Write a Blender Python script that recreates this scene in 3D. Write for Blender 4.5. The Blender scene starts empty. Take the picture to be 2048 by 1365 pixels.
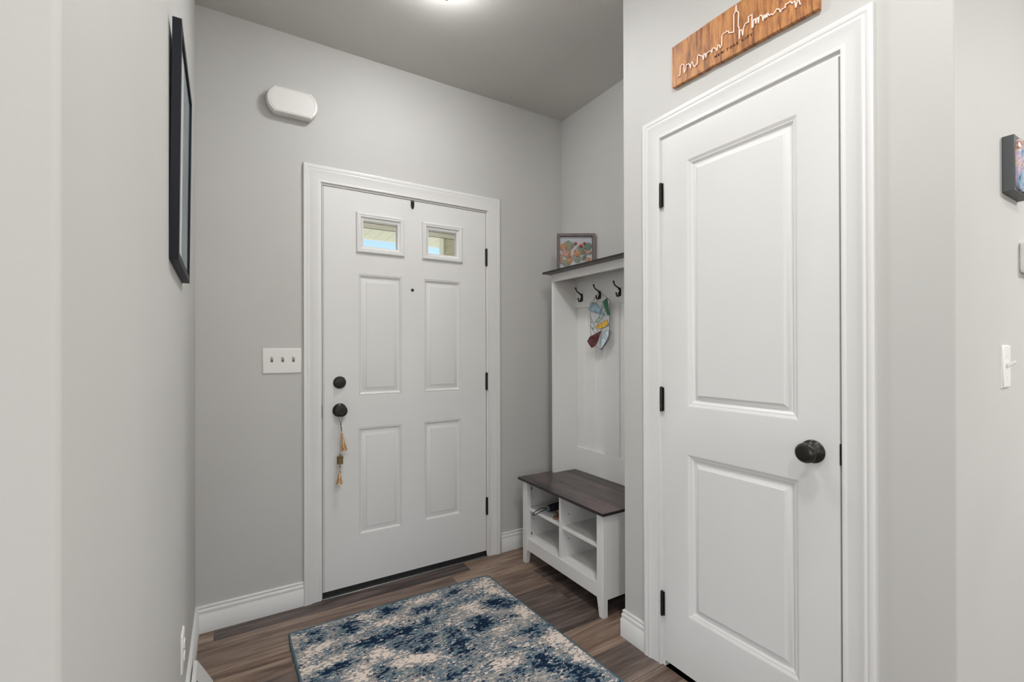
import bpy, bmesh, math, random
from mathutils import Vector, Matrix, noise
random.seed(7)
SC = bpy.context.scene
COL = SC.collection
PI = math.pi

# ------------------------------------------------------------------ camera
YAW, PITCH, ROLL = math.radians(31.3469), math.radians(.1539), math.radians(-.15)
fw = Vector((math.sin(YAW), math.cos(YAW), 0)); rt = Vector((math.cos(YAW), -math.sin(YAW), 0)); up = Vector((0, 0, 1))
F = fw*math.cos(PITCH) + up*math.sin(PITCH); U0 = up*math.cos(PITCH) - fw*math.sin(PITCH)
R = rt*math.cos(ROLL) + U0*math.sin(ROLL); U = U0*math.cos(ROLL) - rt*math.sin(ROLL)
CAM = Vector((.1314, -2.4452, 1.2435))
cd = bpy.data.cameras.new('camera'); cam = bpy.data.objects.new('camera', cd); COL.objects.link(cam)
cd.sensor_width = 36; cd.lens = 920.63/2048*36
cd.shift_x = 2.585/2048; cd.shift_y = 13.9155/2048
cd.clip_start = .01; cd.clip_end = 200
cam.matrix_world = Matrix(((R.x, U.x, -F.x, CAM.x), (R.y, U.y, -F.y, CAM.y), (R.z, U.z, -F.z, CAM.z), (0, 0, 0, 1)))
SC.camera = cam

# ------------------------------------------------------------------ world, sun, fill light, exposure
SC.view_settings.view_transform = 'Standard'; SC.view_settings.look = 'None'
SC.view_settings.exposure = 0.0; SC.view_settings.gamma = 1; SC.view_settings.use_curve_mapping = False
w = bpy.data.worlds.new('sky'); SC.world = w; w.use_nodes = True
nt = w.node_tree; bg = nt.nodes['Background']
sky = nt.nodes.new('ShaderNodeTexSky'); sky.sky_type = 'NISHITA'; sky.sun_disc = False
sky.sun_elevation = math.radians(50); sky.sun_rotation = math.radians(200)
nt.links.new(sky.outputs[0], bg.inputs[0]); bg.inputs[1].default_value = .22
def light(name, kind, loc, rot, energy, size=1, size_y=None, color=(1, 1, 1)):
    l = bpy.data.lights.new(name, kind); l.energy = energy; l.color = color
    if kind == 'AREA':
        l.shape = 'RECTANGLE'; l.size = size; l.size_y = size_y or size
    if kind == 'SUN': l.angle = math.radians(.6)
    if kind in ('POINT', 'SPOT'): l.shadow_soft_size = size
    o = bpy.data.objects.new(name, l); o.location = loc; o.rotation_euler = rot; COL.objects.link(o); return o
light('sun', 'SUN', (0, 0, 12), (math.radians(-42), math.radians(12), 0), 7.0, color=(1, .96, .9))
# fill lamps at unseen living room windows, side ones added to light the walls
LV = dict(back=14, left=62, right=5, fill_a=17, fill_b=6, fill_c=13, fill_d=82, bowl=70)   #LV
for xc in (-1.0, 2.1):
    light('window_fill', 'AREA', (xc, -6.93, 1.45), (math.radians(90), 0, 0), LV['back'], 1.9, 1.5, (.97, .985, 1))
light('window_fill', 'AREA', (-3.03, -4.4, 1.5), (0, math.radians(-90), 0), LV['left'], 1.6, 2.2, (.98, .99, 1))
light('window_fill', 'AREA', (4.53, -4.6, 1.5), (0, math.radians(90), 0), LV['right'], 1.6, 2.2, (.98, .99, 1))
# unseen overhead fill lamps added in living room and hall, no fixtures modelled
for k_, x_, y_ in (('fill_a', .15, -3.0), ('fill_b', 1.9, -2.9), ('fill_c', .80, -2.05), ('fill_d', 3.4, -3.8)):
    light('overhead_fill', 'AREA', (x_, y_, 2.755), (0, 0, 0), LV[k_], .16, .16, (1, .995, .98))

# ------------------------------------------------------------------ helpers
WL = {}
def srgb(r, g, b):
    f = lambda c: (c/255/12.92 if c/255 <= .04045 else ((c/255+.055)/1.055)**2.4)
    return (f(r), f(g), f(b), 1)
def lin(r, g, b): return (r, g, b, 1)
class MB:
    def __init__(s): s.v = []; s.f = []; s.m = []
    def add(s, vs, fs, mi=0):
        o = len(s.v); s.v += [tuple(p) for p in vs]; s.f += [tuple(i+o for i in f) for f in fs]; s.m += [mi]*len(fs); return s
    def box(s, x0, x1, y0, y1, z0, z1, mi=0):
        x0, x1 = sorted((x0, x1)); y0, y1 = sorted((y0, y1)); z0, z1 = sorted((z0, z1))
        return s.add([(x0,y0,z0),(x1,y0,z0),(x1,y1,z0),(x0,y1,z0),(x0,y0,z1),(x1,y0,z1),(x1,y1,z1),(x0,y1,z1)],
                     [(0,3,2,1),(4,5,6,7),(0,1,5,4),(1,2,6,5),(2,3,7,6),(3,0,4,7)], mi)
    def prism(s, poly, d, mi=0):
        """poly: list of 3D points, extruded by vector d"""
        n = len(poly); d = Vector(d)
        vs = [Vector(p) for p in poly]; vs += [p+d for p in vs]
        fs = [tuple(range(n))[::-1], tuple(range(n, 2*n))] + [(i, (i+1) % n, (i+1) % n+n, i+n) for i in range(n)]
        return s.add(vs, fs, mi)
    def lathe(s, prof, org, axis, seg=32, mi=0, cap=True):
        """prof: (distance along axis, radius)"""
        axis = Vector(axis).normalized(); t = Vector((0,0,1)) if abs(axis.z) < .9 else Vector((1,0,0))
        a = axis.cross(t).normalized(); b = axis.cross(a); org = Vector(org); vs = []; fs = []
        for h, r in prof:
            for k in range(seg):
                th = 2*PI*k/seg; vs.append(org+axis*h+(a*math.cos(th)+b*math.sin(th))*r)
        for i in range(len(prof)-1):
            for k in range(seg):
                fs.append((i*seg+k, i*seg+(k+1) % seg, (i+1)*seg+(k+1) % seg, (i+1)*seg+k))
        if cap:
            fs.append(tuple(range(seg))[::-1]); n = (len(prof)-1)*seg; fs.append(tuple(range(n, n+seg)))
        return s.add(vs, fs, mi)
    def tube(s, pts, rad, seg=8, mi=0, closed=False, flat=1.0):
        pts = [Vector(p) for p in pts]; n = len(pts); vs = []; fs = []
        if not isinstance(rad, (list, tuple)): rad = [rad]*n
        prev = None
        for i, p in enumerate(pts):
            t = (pts[(i+1) % n]-pts[i-1]) if closed else (pts[min(i+1, n-1)]-pts[max(i-1, 0)])
            t.normalize()
            if prev is None:
                a = t.cross(Vector((0,0,1)) if abs(t.z) < .9 else Vector((0,1,0))).normalized()
            else:
                a = (prev-t*prev.dot(t)).normalized()
            prev = a; b = t.cross(a)
            for k in range(seg):
                th = 2*PI*k/seg; vs.append(p+(a*math.cos(th)+b*math.sin(th)*flat)*rad[i])
        m = n if closed else n-1
        for i in range(m):
            j = (i+1) % n
            for k in range(seg): fs.append((i*seg+k, i*seg+(k+1) % seg, j*seg+(k+1) % seg, j*seg+k))
        if not closed:
            fs.append(tuple(range(seg))[::-1]); fs.append(tuple(range((n-1)*seg, n*seg)))
        return s.add(vs, fs, mi)
    def ball(s, c, r, seg=14, mi=0, sc=(1,1,1)):
        vs = []; fs = []; rings = seg//2
        for i in range(1, rings):
            ph = PI*i/rings
            for k in range(seg):
                th = 2*PI*k/seg
                vs.append((c[0]+r*sc[0]*math.sin(ph)*math.cos(th), c[1]+r*sc[1]*math.sin(ph)*math.sin(th), c[2]+r*sc[2]*math.cos(ph)))
        top = len(vs); vs.append((c[0], c[1], c[2]+r*sc[2])); bot = len(vs); vs.append((c[0], c[1], c[2]-r*sc[2]))
        for i in range(rings-2):
            for k in range(seg): fs.append((i*seg+k, (i+1)*seg+k, (i+1)*seg+(k+1) % seg, i*seg+(k+1) % seg))
        for k in range(seg):
            fs.append((top, k, (k+1) % seg)); q = (rings-2)*seg; fs.append((bot, q+(k+1) % seg, q+k))
        return s.add(vs, fs, mi)
    def sweep(s, corners, dirs, prof, mp, closed=False, mi=0, ends=True):
        """corners/dirs in 2D plane; prof (u,t): position corner+u*dir, height t; mp maps (a,b,t)->3D"""
        n = len(prof); vs = []; fs = []
        for (a, b), (da, db) in zip(corners, dirs):
            for u, t in prof: vs.append(mp(a+u*da, b+u*db, t))
        m = len(corners)
        for i in range(m if closed else m-1):
            j = (i+1) % m
            for k in range(n-1): fs.append((i*n+k, i*n+k+1, j*n+k+1, j*n+k))
        if not closed and ends:
            fs.append(tuple(range(n))); fs.append(tuple(range((m-1)*n, m*n))[::-1])
        return s.add(vs, fs, mi)
def finish(name, mb, mats, parent=None, bevel=0, seg=2, smooth=None, recalc=True, weld=True, loc=None):
    me = bpy.data.meshes.new(name)
    if parent is not None: off = Vector(WL[parent.name])
    elif loc is not None: off = Vector(loc)
    else:
        off = Vector([(min(p[i] for p in mb.v)+max(p[i] for p in mb.v))/2 for i in range(3)]); off.z = min(p[2] for p in mb.v)
    me.from_pydata([tuple(Vector(p)-off) for p in mb.v], [], mb.f)
    if not isinstance(mats, (list, tuple)): mats = [mats]
    for m in mats: me.materials.append(m)
    me.polygons.foreach_set('material_index', mb.m)
    if weld or recalc:
        bm = bmesh.new(); bm.from_mesh(me)
        if weld: bmesh.ops.remove_doubles(bm, verts=bm.verts, dist=1e-6)
        if recalc: bmesh.ops.recalc_face_normals(bm, faces=bm.faces)
        bm.to_mesh(me); bm.free()
    if smooth is not None:
        me.shade_smooth(); me.set_sharp_from_angle(angle=math.radians(smooth))
    me.update()
    o = bpy.data.objects.new(name, me); COL.objects.link(o)
    if parent is not None:
        o.parent = parent; WL[o.name] = tuple(off)
    else:
        o.location = off; WL[o.name] = tuple(off)
    if bevel:
        b = o.modifiers.new('bevel', 'BEVEL'); b.width = bevel; b.segments = seg; b.limit_method = 'ANGLE'; b.angle_limit = math.radians(40)
        if smooth is None:
            me.shade_smooth(); me.set_sharp_from_angle(angle=math.radians(35))
            b.harden_normals = False
    return o
def thing(name, loc, label=None, cat=None, group=None, kind=None):
    o = bpy.data.objects.new(name, None); o.location = loc; o.empty_display_size = .05; COL.objects.link(o); WL[o.name] = tuple(loc)
    tag(o, label, cat, group, kind); return o
def tag(o, label=None, cat=None, group=None, kind=None):
    if label: o['label'] = label
    if cat: o['category'] = cat
    if group: o['group'] = group
    if kind: o['kind'] = kind
    return o
def struct(o): o['kind'] = 'structure'; return o
def copy_tree(src, delta, label, group=None):
    """copies a thing, its parts and their sub-parts; mesh data is shared"""
    c = src.copy(); COL.objects.link(c); c.location = Vector(src.location)+Vector(delta); c['label'] = label
    for ch in list(src.children):
        d = ch.copy(); COL.objects.link(d); d.parent = c
        for g in list(ch.children):
            e = g.copy(); COL.objects.link(e); e.parent = d
    return c
def text_mesh(txt, size, ext):
    cu = bpy.data.curves.new('t', 'FONT'); cu.body = txt; cu.size = size; cu.extrude = ext; cu.offset = .0005; cu.space_character = 1.55; cu.align_x = 'CENTER'
    ob = bpy.data.objects.new('t', cu); COL.objects.link(ob)
    dg = bpy.context.evaluated_depsgraph_get(); me = bpy.data.meshes.new_from_object(ob.evaluated_get(dg))
    vs = [v.co.copy() for v in me.vertices]; fs = [tuple(p.vertices) for p in me.polygons]
    bpy.data.objects.remove(ob); bpy.data.curves.remove(cu); bpy.data.meshes.remove(me)
    return vs, fs

# ------------------------------------------------------------------ materials
def mat(name, color, rough=.5, metal=0, spec=.5, **k):
    m = bpy.data.materials.new(name); m.use_nodes = True; b = m.node_tree.nodes['Principled BSDF']
    b.inputs['Base Color'].default_value = color; b.inputs['Roughness'].default_value = rough
    b.inputs['Metallic'].default_value = metal; b.inputs['Specular IOR Level'].default_value = spec
    for kk, v in k.items(): b.inputs[kk].default_value = v
    return m
def N(m, t, **k):
    n = m.node_tree.nodes.new(t)
    for a, v in k.items():
        if a.startswith('i_'):
            key = a[2:]; key = int(key) if key.isdigit() else key.replace('_', ' ')
            n.inputs[key].default_value = v
        else: setattr(n, a, v)
    return n
def L(m, a, b): m.node_tree.links.new(a, b)
def BS(m): return m.node_tree.nodes['Principled BSDF']
def ramp(m, stops, interp='LINEAR'):
    r = N(m, 'ShaderNodeValToRGB'); e = r.color_ramp.elements; r.color_ramp.interpolation = interp
    while len(e) > 1: e.remove(e[0])
    e[0].position = stops[0][0]; e[0].color = stops[0][1]
    for p, c in stops[1:]: q = e.new(p); q.color = c
    return r
def bumped(m, scale, strength, dist=.002, detail=3, coord='Object'):
    tc = N(m, 'ShaderNodeTexCoord'); nz = N(m, 'ShaderNodeTexNoise', i_Scale=scale, i_Detail=detail)
    L(m, tc.outputs[coord], nz.inputs['Vector']); bp = N(m, 'ShaderNodeBump', i_Strength=strength, i_Distance=dist)
    L(m, nz.outputs['Fac'], bp.inputs['Height']); L(m, bp.outputs['Normal'], BS(m).inputs['Normal']); return m
def paint(name, col, rough, bs=60, st=.12):
    m = mat(name, col, rough, spec=.35)
    tc = N(m, 'ShaderNodeNewGeometry'); n1 = N(m, 'ShaderNodeTexNoise', i_Scale=2.2, i_Detail=2.0)
    L(m, tc.outputs['Position'], n1.inputs['Vector'])
    c2 = tuple(x*1.015 for x in col[:3])+(1,); c1 = tuple(x*.985 for x in col[:3])+(1,)
    r = ramp(m, [(.35, c1), (.65, c2)]); L(m, n1.outputs['Fac'], r.inputs['Fac']); L(m, r.outputs['Color'], BS(m).inputs['Base Color'])
    n2 = N(m, 'ShaderNodeTexNoise', i_Scale=bs, i_Detail=3.0); L(m, tc.outputs['Position'], n2.inputs['Vector'])
    bp = N(m, 'ShaderNodeBump', i_Strength=st, i_Distance=.002); L(m, n2.outputs['Fac'], bp.inputs['Height'])
    L(m, bp.outputs['Normal'], BS(m).inputs['Normal']); return m
M = {}
M['wall'] = paint('wall_paint', lin(.560, .554, .536), .55, 110, .10)
M['ceil'] = paint('ceiling_paint', lin(.62, .605, .58), .7, 70, .22)
M['trim'] = paint('white_trim_paint', lin(.745, .742, .730), .32, 30, .02)
M['door'] = paint('white_door_paint', lin(.735, .733, .722), .38, 260, .03)
M['white'] = mat('white_plastic', lin(.80, .79, .77), .35)
M['furn'] = paint('white_laminate', lin(.77, .765, .75), .38, 40, .01)
M['bronze'] = bumped(mat('dark_bronze', lin(.040, .038, .035), .33, .8), 350, .15, .0005)
M['black'] = mat('black_rubber', lin(.012, .012, .012), .55)
M['blackmetal'] = mat('black_metal', lin(.012, .012, .012), .38, .3)
M['silver'] = mat('aluminium', lin(.6, .6, .6), .35, .9)
M['hole'] = mat('dark_hole', lin(.02, .02, .02), .8)
M['grey'] = mat('grey_cam_cover', lin(.16, .16, .15), .5)
M['frame_black'] = mat('black_navy_frame', lin(.008, .009, .016), .5, spec=.25)
M['mat_board'] = mat('white_mat_board', lin(.70, .72, .72), .8)
M['glass'] = mat('clear_glass', lin(.9, .9, .9), .02)
def glassy(name, tint=(1, 1, 1, 1), ior=1.45, rough=.02):
    m = bpy.data.materials.new(name); m.use_nodes = True; t = m.node_tree; t.nodes.clear()
    o = t.nodes.new('ShaderNodeOutputMaterial'); mx = t.nodes.new('ShaderNodeMixShader'); tr = t.nodes.new('ShaderNodeBsdfTransparent')
    g = t.nodes.new('ShaderNodeBsdfGlossy'); g.inputs['Roughness'].default_value = rough; tr.inputs[0].default_value = tint
    fr = t.nodes.new('ShaderNodeFresnel'); fr.inputs['IOR'].default_value = ior
    t.links.new(fr.outputs[0], mx.inputs[0]); t.links.new(tr.outputs[0], mx.inputs[1]); t.links.new(g.outputs[0], mx.inputs[2]); t.links.new(mx.outputs[0], o.inputs[0])
    return m
M['pane'] = glassy('window_glass'); M['ar_glass'] = glassy('anti_reflective_glass', ior=1.06)

def wood(name, stops, along='Y', scale=1.0, rough=.4, band=30):
    m = mat(name, lin(.1, .08, .07), rough)
    tc = N(m, 'ShaderNodeTexCoord'); mp = N(m, 'ShaderNodeMapping')
    s = {'X': (1.2, band, band), 'Y': (band, 1.2, band), 'Z': (band, band, 1.2)}[along]
    mp.inputs['Scale'].default_value = tuple(q*scale for q in s); L(m, tc.outputs['Object'], mp.inputs['Vector'])
    n = N(m, 'ShaderNodeTexNoise', i_Scale=1.0, i_Detail=6.0, i_Roughness=.65, i_Distortion=.6); L(m, mp.outputs[0], n.inputs['Vector'])
    n0 = N(m, 'ShaderNodeTexNoise', i_Scale=.32, i_Detail=2.0); L(m, mp.outputs[0], n0.inputs['Vector'])
    av = N(m, 'ShaderNodeMix', data_type='FLOAT'); av.inputs[0].default_value = .42; L(m, n.outputs['Fac'], av.inputs[2]); L(m, n0.outputs['Fac'], av.inputs[3])
    r = ramp(m, stops); L(m, av.outputs[0], r.inputs['Fac']); L(m, r.outputs['Color'], BS(m).inputs['Base Color'])
    bp = N(m, 'ShaderNodeBump', i_Strength=.2, i_Distance=.0006); L(m, n.outputs['Fac'], bp.inputs['Height']); L(m, bp.outputs['Normal'], BS(m).inputs['Normal'])
    return m
M['darkwood'] = wood('dark_oak_laminate', [(.40, srgb(36, 32, 33)), (.455, srgb(66, 58, 58)), (.485, srgb(88, 76, 74)), (.515, srgb(60, 53, 54)), (.55, srgb(108, 88, 84)), (.59, srgb(70, 61, 62)), (.63, srgb(112, 96, 92))], 'Y', 1, .33, 20)
M['darkedge'] = mat('dark_edge_band', srgb(40, 34, 33), .45)
M['framewood'] = wood('grey_brown_wood', [(.3, srgb(72, 64, 66)), (.6, srgb(116, 104, 106)), (.8, srgb(88, 79, 81))], 'Z', 1, .6, 60)

# floor planks: per plank colour comes from a mesh attribute, the grain from noise along x
m = mat('vinyl_plank_floor', lin(.1, .08, .06), .42, spec=.4); M['floor'] = m
at = N(m, 'ShaderNodeAttribute', attribute_name='plank'); sep = N(m, 'ShaderNodeSeparateColor'); L(m, at.outputs['Color'], sep.inputs[0])
tc = N(m, 'ShaderNodeTexCoord'); mp = N(m, 'ShaderNodeMapping'); mp.inputs['Scale'].default_value = (1.5, 15, 1)
L(m, tc.outputs['Object'], mp.inputs['Vector'])
cx = N(m, 'ShaderNodeCombineXYZ'); mu = N(m, 'ShaderNodeMath', operation='MULTIPLY', i_1=37.0); L(m, sep.outputs[1], mu.inputs[0]); L(m, mu.outputs[0], cx.inputs[0]); L(m, mu.outputs[0], cx.inputs[2])
va = N(m, 'ShaderNodeVectorMath', operation='ADD'); L(m, mp.outputs[0], va.inputs[0]); L(m, cx.outputs[0], va.inputs[1])
n1 = N(m, 'ShaderNodeTexNoise', i_Scale=1.2, i_Detail=7.0, i_Roughness=.62, i_Distortion=1.4); L(m, va.outputs[0], n1.inputs['Vector'])
mp2 = N(m, 'ShaderNodeMapping'); mp2.inputs['Scale'].default_value = (1.1, 6.5, 1); L(m, va.outputs[0], mp2.inputs['Vector'])
n2 = N(m, 'ShaderNodeTexNoise', i_Scale=1.5, i_Detail=8.0, i_Roughness=.75); L(m, mp2.outputs[0], n2.inputs['Vector'])
rd = ramp(m, [(.28, srgb(50, 44, 43)), (.45, srgb(80, 70, 67)), (.58, srgb(106, 93, 88)), (.78, srgb(144, 130, 122))])
rl = ramp(m, [(.25, srgb(84, 66, 56)), (.42, srgb(128, 105, 90)), (.58, srgb(160, 137, 120)), (.78, srgb(184, 163, 146))])
L(m, n1.outputs['Fac'], rd.inputs['Fac']); L(m, n1.outputs['Fac'], rl.inputs['Fac'])
mx = N(m, 'ShaderNodeMix', data_type='RGBA'); L(m, sep.outputs[0], mx.inputs[0]); L(m, rd.outputs[0], mx.inputs[6]); L(m, rl.outputs[0], mx.inputs[7])
mx2 = N(m, 'ShaderNodeMix', data_type='RGBA', blend_type='MULTIPLY'); mx2.inputs[0].default_value = .8; L(m, mx.outputs[2], mx2.inputs[6])
r2 = ramp(m, [(.36, (.42, .40, .39, 1)), (.47, (.90, .90, .90, 1)), (.56, (1.05, 1.05, 1.05, 1)), (.64, (1.55, 1.53, 1.5, 1))]); L(m, n2.outputs['Fac'], r2.inputs['Fac']); L(m, r2.outputs[0], mx2.inputs[7])
L(m, mx2.outputs[2], BS(m).inputs['Base Color'])
bpn = N(m, 'ShaderNodeBump', i_Strength=.25, i_Distance=.0008); L(m, n2.outputs['Fac'], bpn.inputs['Height']); L(m, bpn.outputs['Normal'], BS(m).inputs['Normal'])

# rug
m = mat('distressed_rug_pile', lin(.2, .2, .2), .95, spec=.1); M['rug'] = m
at = N(m, 'ShaderNodeAttribute', attribute_name='pattern'); sep = N(m, 'ShaderNodeSeparateColor'); L(m, at.outputs['Color'], sep.inputs[0])
tc = N(m, 'ShaderNodeTexCoord')
def nz(sx, sy, sc, det, off, rough=.6):
    mp = N(m, 'ShaderNodeMapping'); mp.inputs['Scale'].default_value = (sx, sy, 1); mp.inputs['Location'].default_value = (off, off*.7, off); L(m, tc.outputs['Object'], mp.inputs['Vector'])
    n = N(m, 'ShaderNodeTexNoise', i_Scale=sc, i_Detail=det, i_Roughness=rough); L(m, mp.outputs[0], n.inputs['Vector']); return n.outputs['Fac']
def mth(op, a, b):
    q = N(m, 'ShaderNodeMath', operation=op)
    for i, x in enumerate((a, b)):
        if isinstance(x, (int, float)): q.inputs[i].default_value = x
        else: L(m, x, q.inputs[i])
    return q.outputs[0]
fine = nz(.75, 1.6, 72, 3, 3); fine2 = nz(.7, 1.5, 66, 3, 11); mid = nz(.8, 1.6, 9, 4, 5); mid2 = nz(.8, 1.6, 8, 4, 21); fine3 = nz(1, 1.6, 80, 2, 31)
def thr(x, t, s=22): return mth('MINIMUM', mth('MAXIMUM', mth('MULTIPLY', mth('SUBTRACT', x, t), s), 0), 1) if False else N_clamp(mth('MULTIPLY', mth('SUBTRACT', x, t), s))
def N_clamp(x):
    q = N(m, 'ShaderNodeClamp'); L(m, x, q.inputs[0]); return q.outputs[0]
creamf = thr(mth('ADD', mth('ADD', mth('MULTIPLY', fine, 1.7), mth('MULTIPLY', mid, .6)), mth('MULTIPLY', sep.outputs[1], .21)), 1.33, 16)
navyf = thr(mth('ADD', mth('ADD', mth('MULTIPLY', fine2, 1.9), mth('MULTIPLY', mid2, .45)), mth('MULTIPLY', sep.outputs[0], .29)), 1.425, 16)
tealf = thr(mth('ADD', mth('ADD', mth('MULTIPLY', fine3, .9), mth('MULTIPLY', mid2, 1.1)), mth('MULTIPLY', sep.outputs[0], .24)), 1.005, 10)
base = N(m, 'ShaderNodeMix', data_type='RGBA'); base.inputs[6].default_value = srgb(162, 158, 155); base.inputs[7].default_value = srgb(106, 124, 135); L(m, tealf, base.inputs[0])
b2 = N(m, 'ShaderNodeMix', data_type='RGBA'); b2.inputs[7].default_value = srgb(236, 221, 209); L(m, base.outputs[2], b2.inputs[6]); L(m, creamf, b2.inputs[0])
b3 = N(m, 'ShaderNodeMix', data_type='RGBA'); b3.inputs[7].default_value = srgb(26, 44, 68); L(m, b2.outputs[2], b3.inputs[6]); L(m, navyf, b3.inputs[0])
L(m, b3.outputs[2], BS(m).inputs['Base Color'])
pile = nz(1, 1, 420, 2, 0); bpn = N(m, 'ShaderNodeBump', i_Strength=.6, i_Distance=.002); L(m, pile, bpn.inputs['Height']); L(m, bpn.outputs['Normal'], BS(m).inputs['Normal'])
M['binding'] = bumped(mat('blue_rug_binding', srgb(84, 108, 120), .9, spec=.1), 500, .5, .001)

# sign wood, wavy saw marks across the board
m = mat('reclaimed_wood_sign', lin(.4, .2, .08), .55); M['signwood'] = m
tc = N(m, 'ShaderNodeTexCoord'); mp = N(m, 'ShaderNodeMapping'); mp.inputs['Scale'].default_value = (1, 44, 4); mp.inputs['Rotation'].default_value = (math.radians(9), 0, 0); L(m, tc.outputs['Object'], mp.inputs['Vector'])
n1 = N(m, 'ShaderNodeTexNoise', i_Scale=1.3, i_Detail=5.0, i_Roughness=.65, i_Distortion=.8); L(m, mp.outputs[0], n1.inputs['Vector'])
r = ramp(m, [(.3, srgb(104, 66, 44)), (.40, srgb(148, 94, 58)), (.49, srgb(184, 124, 76)), (.57, srgb(204, 146, 86)), (.66, srgb(176, 112, 68)), (.75, srgb(214, 160, 96))])
L(m, n1.outputs['Fac'], r.inputs['Fac'])
mp3 = N(m, 'ShaderNodeMapping'); mp3.inputs['Scale'].default_value = (1, 2.2, .7); L(m, tc.outputs['Object'], mp3.inputs['Vector'])
n3 = N(m, 'ShaderNodeTexNoise', i_Scale=9.0, i_Detail=6.0, i_Roughness=.7); L(m, mp3.outputs[0], n3.inputs['Vector'])
r3 = ramp(m, [(.34, (.34, .30, .30, 1)), (.46, (.80, .76, .74, 1)), (.54, (1, 1, 1, 1))]); L(m, n3.outputs['Fac'], r3.inputs['Fac'])
mx = N(m, 'ShaderNodeMix', data_type='RGBA', blend_type='MULTIPLY'); mx.inputs[0].default_value = .8; L(m, r.outputs[0], mx.inputs[6]); L(m, r3.outputs[0], mx.inputs[7])
L(m, mx.outputs[2], BS(m).inputs['Base Color'])
M['skyline'] = mat('pale_pink_line', srgb(250, 226, 212), .5)
M['burnt'] = mat('burnt_lettering', srgb(58, 30, 18), .8)
def brassy(name, c1, c2, c3, metal=.75):
    m = mat(name, c1, .4, metal); tc = N(m, 'ShaderNodeTexCoord'); n = N(m, 'ShaderNodeTexNoise', i_Scale=170.0, i_Detail=4.0)
    L(m, tc.outputs['Object'], n.inputs['Vector']); r = ramp(m, [(.35, c1), (.5, c2), (.65, c3)]); L(m, n.outputs['Fac'], r.inputs['Fac']); L(m, r.outputs[0], BS(m).inputs['Base Color'])
    bp = N(m, 'ShaderNodeBump', i_Strength=.6, i_Distance=.001); L(m, n.outputs['Fac'], bp.inputs['Height']); L(m, bp.outputs['Normal'], BS(m).inputs['Normal']); return m
M['copper'] = brassy('mottled_copper', srgb(124, 88, 54), srgb(198, 156, 108), srgb(236, 206, 160), .45)
M['brass'] = brassy('aged_brass', srgb(92, 76, 46), srgb(136, 116, 76), srgb(160, 138, 96), .6)
M['string'] = mat('brown_string', srgb(120, 92, 80), .9)
M['greystring'] = mat('dark_grey_string', srgb(84, 80, 76), .9)
M['lead'] = mat('lead_came', srgb(58, 60, 66), .5, .3)
def sg(name, col, al=.75):
    m = mat(name, col, .12, 0); b = BS(m); b.inputs['Alpha'].default_value = al
    tc = N(m, 'ShaderNodeTexCoord'); n = N(m, 'ShaderNodeTexNoise', i_Scale=40.0, i_Detail=2.0, i_Distortion=1.0); L(m, tc.outputs['Object'], n.inputs['Vector'])
    c2 = tuple(min(1, x*1.5+.03) for x in col[:3])+(1,); r = ramp(m, [(.4, col), (.65, c2)]); L(m, n.outputs['Fac'], r.inputs['Fac']); L(m, r.outputs[0], b.inputs['Base Color']); return m
M['sg_clear'] = sg('clear_stained_glass', srgb(205, 212, 218), .22)
M['sg_blue'] = sg('blue_stained_glass', srgb(118, 140, 154), .9)
M['sg_green'] = sg('green_stained_glass', srgb(10, 84, 54), .95)
M['sg_yellow'] = sg('yellow_stained_glass', srgb(198, 160, 62), .92)
M['sg_red'] = sg('red_stained_glass', srgb(80, 30, 32), .95)
M['sg_ice'] = sg('pale_blue_stained_glass', srgb(180, 194, 202), .9)
M['bead'] = sg('green_glass_bead', srgb(110, 160, 122), .75)
M['navy'] = mat('navy_fabric', srgb(14, 18, 30), .7)
M['navyplastic'] = mat('grey_blue_plastic', srgb(96, 104, 114), .4)
M['leather'] = mat('tan_leather', srgb(150, 108, 84), .5)
M['leather2'] = mat('brown_leather', srgb(112, 76, 58), .5)
M['charcoal'] = bumped(mat('charcoal_paint', srgb(80, 82, 85), .5), 300, .2, .0005)
m = mat('iridescent_resin', lin(.5, .5, .5), .18); M['resin'] = m
tc = N(m, 'ShaderNodeTexCoord'); n = N(m, 'ShaderNodeTexNoise', i_Scale=22.0, i_Detail=4.0, i_Distortion=1.5); L(m, tc.outputs['Object'], n.inputs['Vector'])
r = ramp(m, [(.3, srgb(60, 46, 56)), (.4, srgb(120, 170, 190)), (.48, srgb(178, 158, 196)), (.55, srgb(214, 196, 184)), (.65, srgb(150, 96, 88)), (.75, srgb(190, 200, 150))])
L(m, n.outputs['Fac'], r.inputs['Fac']); L(m, r.outputs[0], BS(m).inputs['Base Color'])
bp_ = N(m, 'ShaderNodeBump', i_Strength=.5, i_Distance=.003); L(m, n.outputs['Fac'], bp_.inputs['Height']); L(m, bp_.outputs['Normal'], BS(m).inputs['Normal'])
M['leaf'] = brassy('dried_green_leaf', srgb(132, 148, 122), srgb(150, 163, 138), srgb(168, 180, 156), 0)
M['leaf2'] = brassy('dark_green_leaf', srgb(104, 130, 112), srgb(122, 146, 128), srgb(140, 160, 142), 0)
M['orange'] = brassy('dried_orange_slice', srgb(186, 118, 68), srgb(224, 158, 100), srgb(236, 184, 136), 0)
M['pinkf'] = brassy('dried_pink_petal', srgb(186, 124, 104), srgb(230, 172, 148), srgb(246, 216, 198), 0)
M['berry'] = mat('red_rosehip', srgb(196, 84, 78), .45)
M['backing'] = mat('pale_blue_backing', srgb(244, 246, 252), .9)
m = bpy.data.materials.new('lamp_diffuser'); m.use_nodes = True; M['lamp'] = m
BS(m).inputs['Base Color'].default_value = (.9, .9, .88, 1); BS(m).inputs['Emission Color'].default_value = (1, 1, .988, 1); BS(m).inputs['Emission Strength'].default_value = LV['bowl']
M['siding'] = mat('cream_siding', srgb(196, 190, 172), .7)
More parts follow.
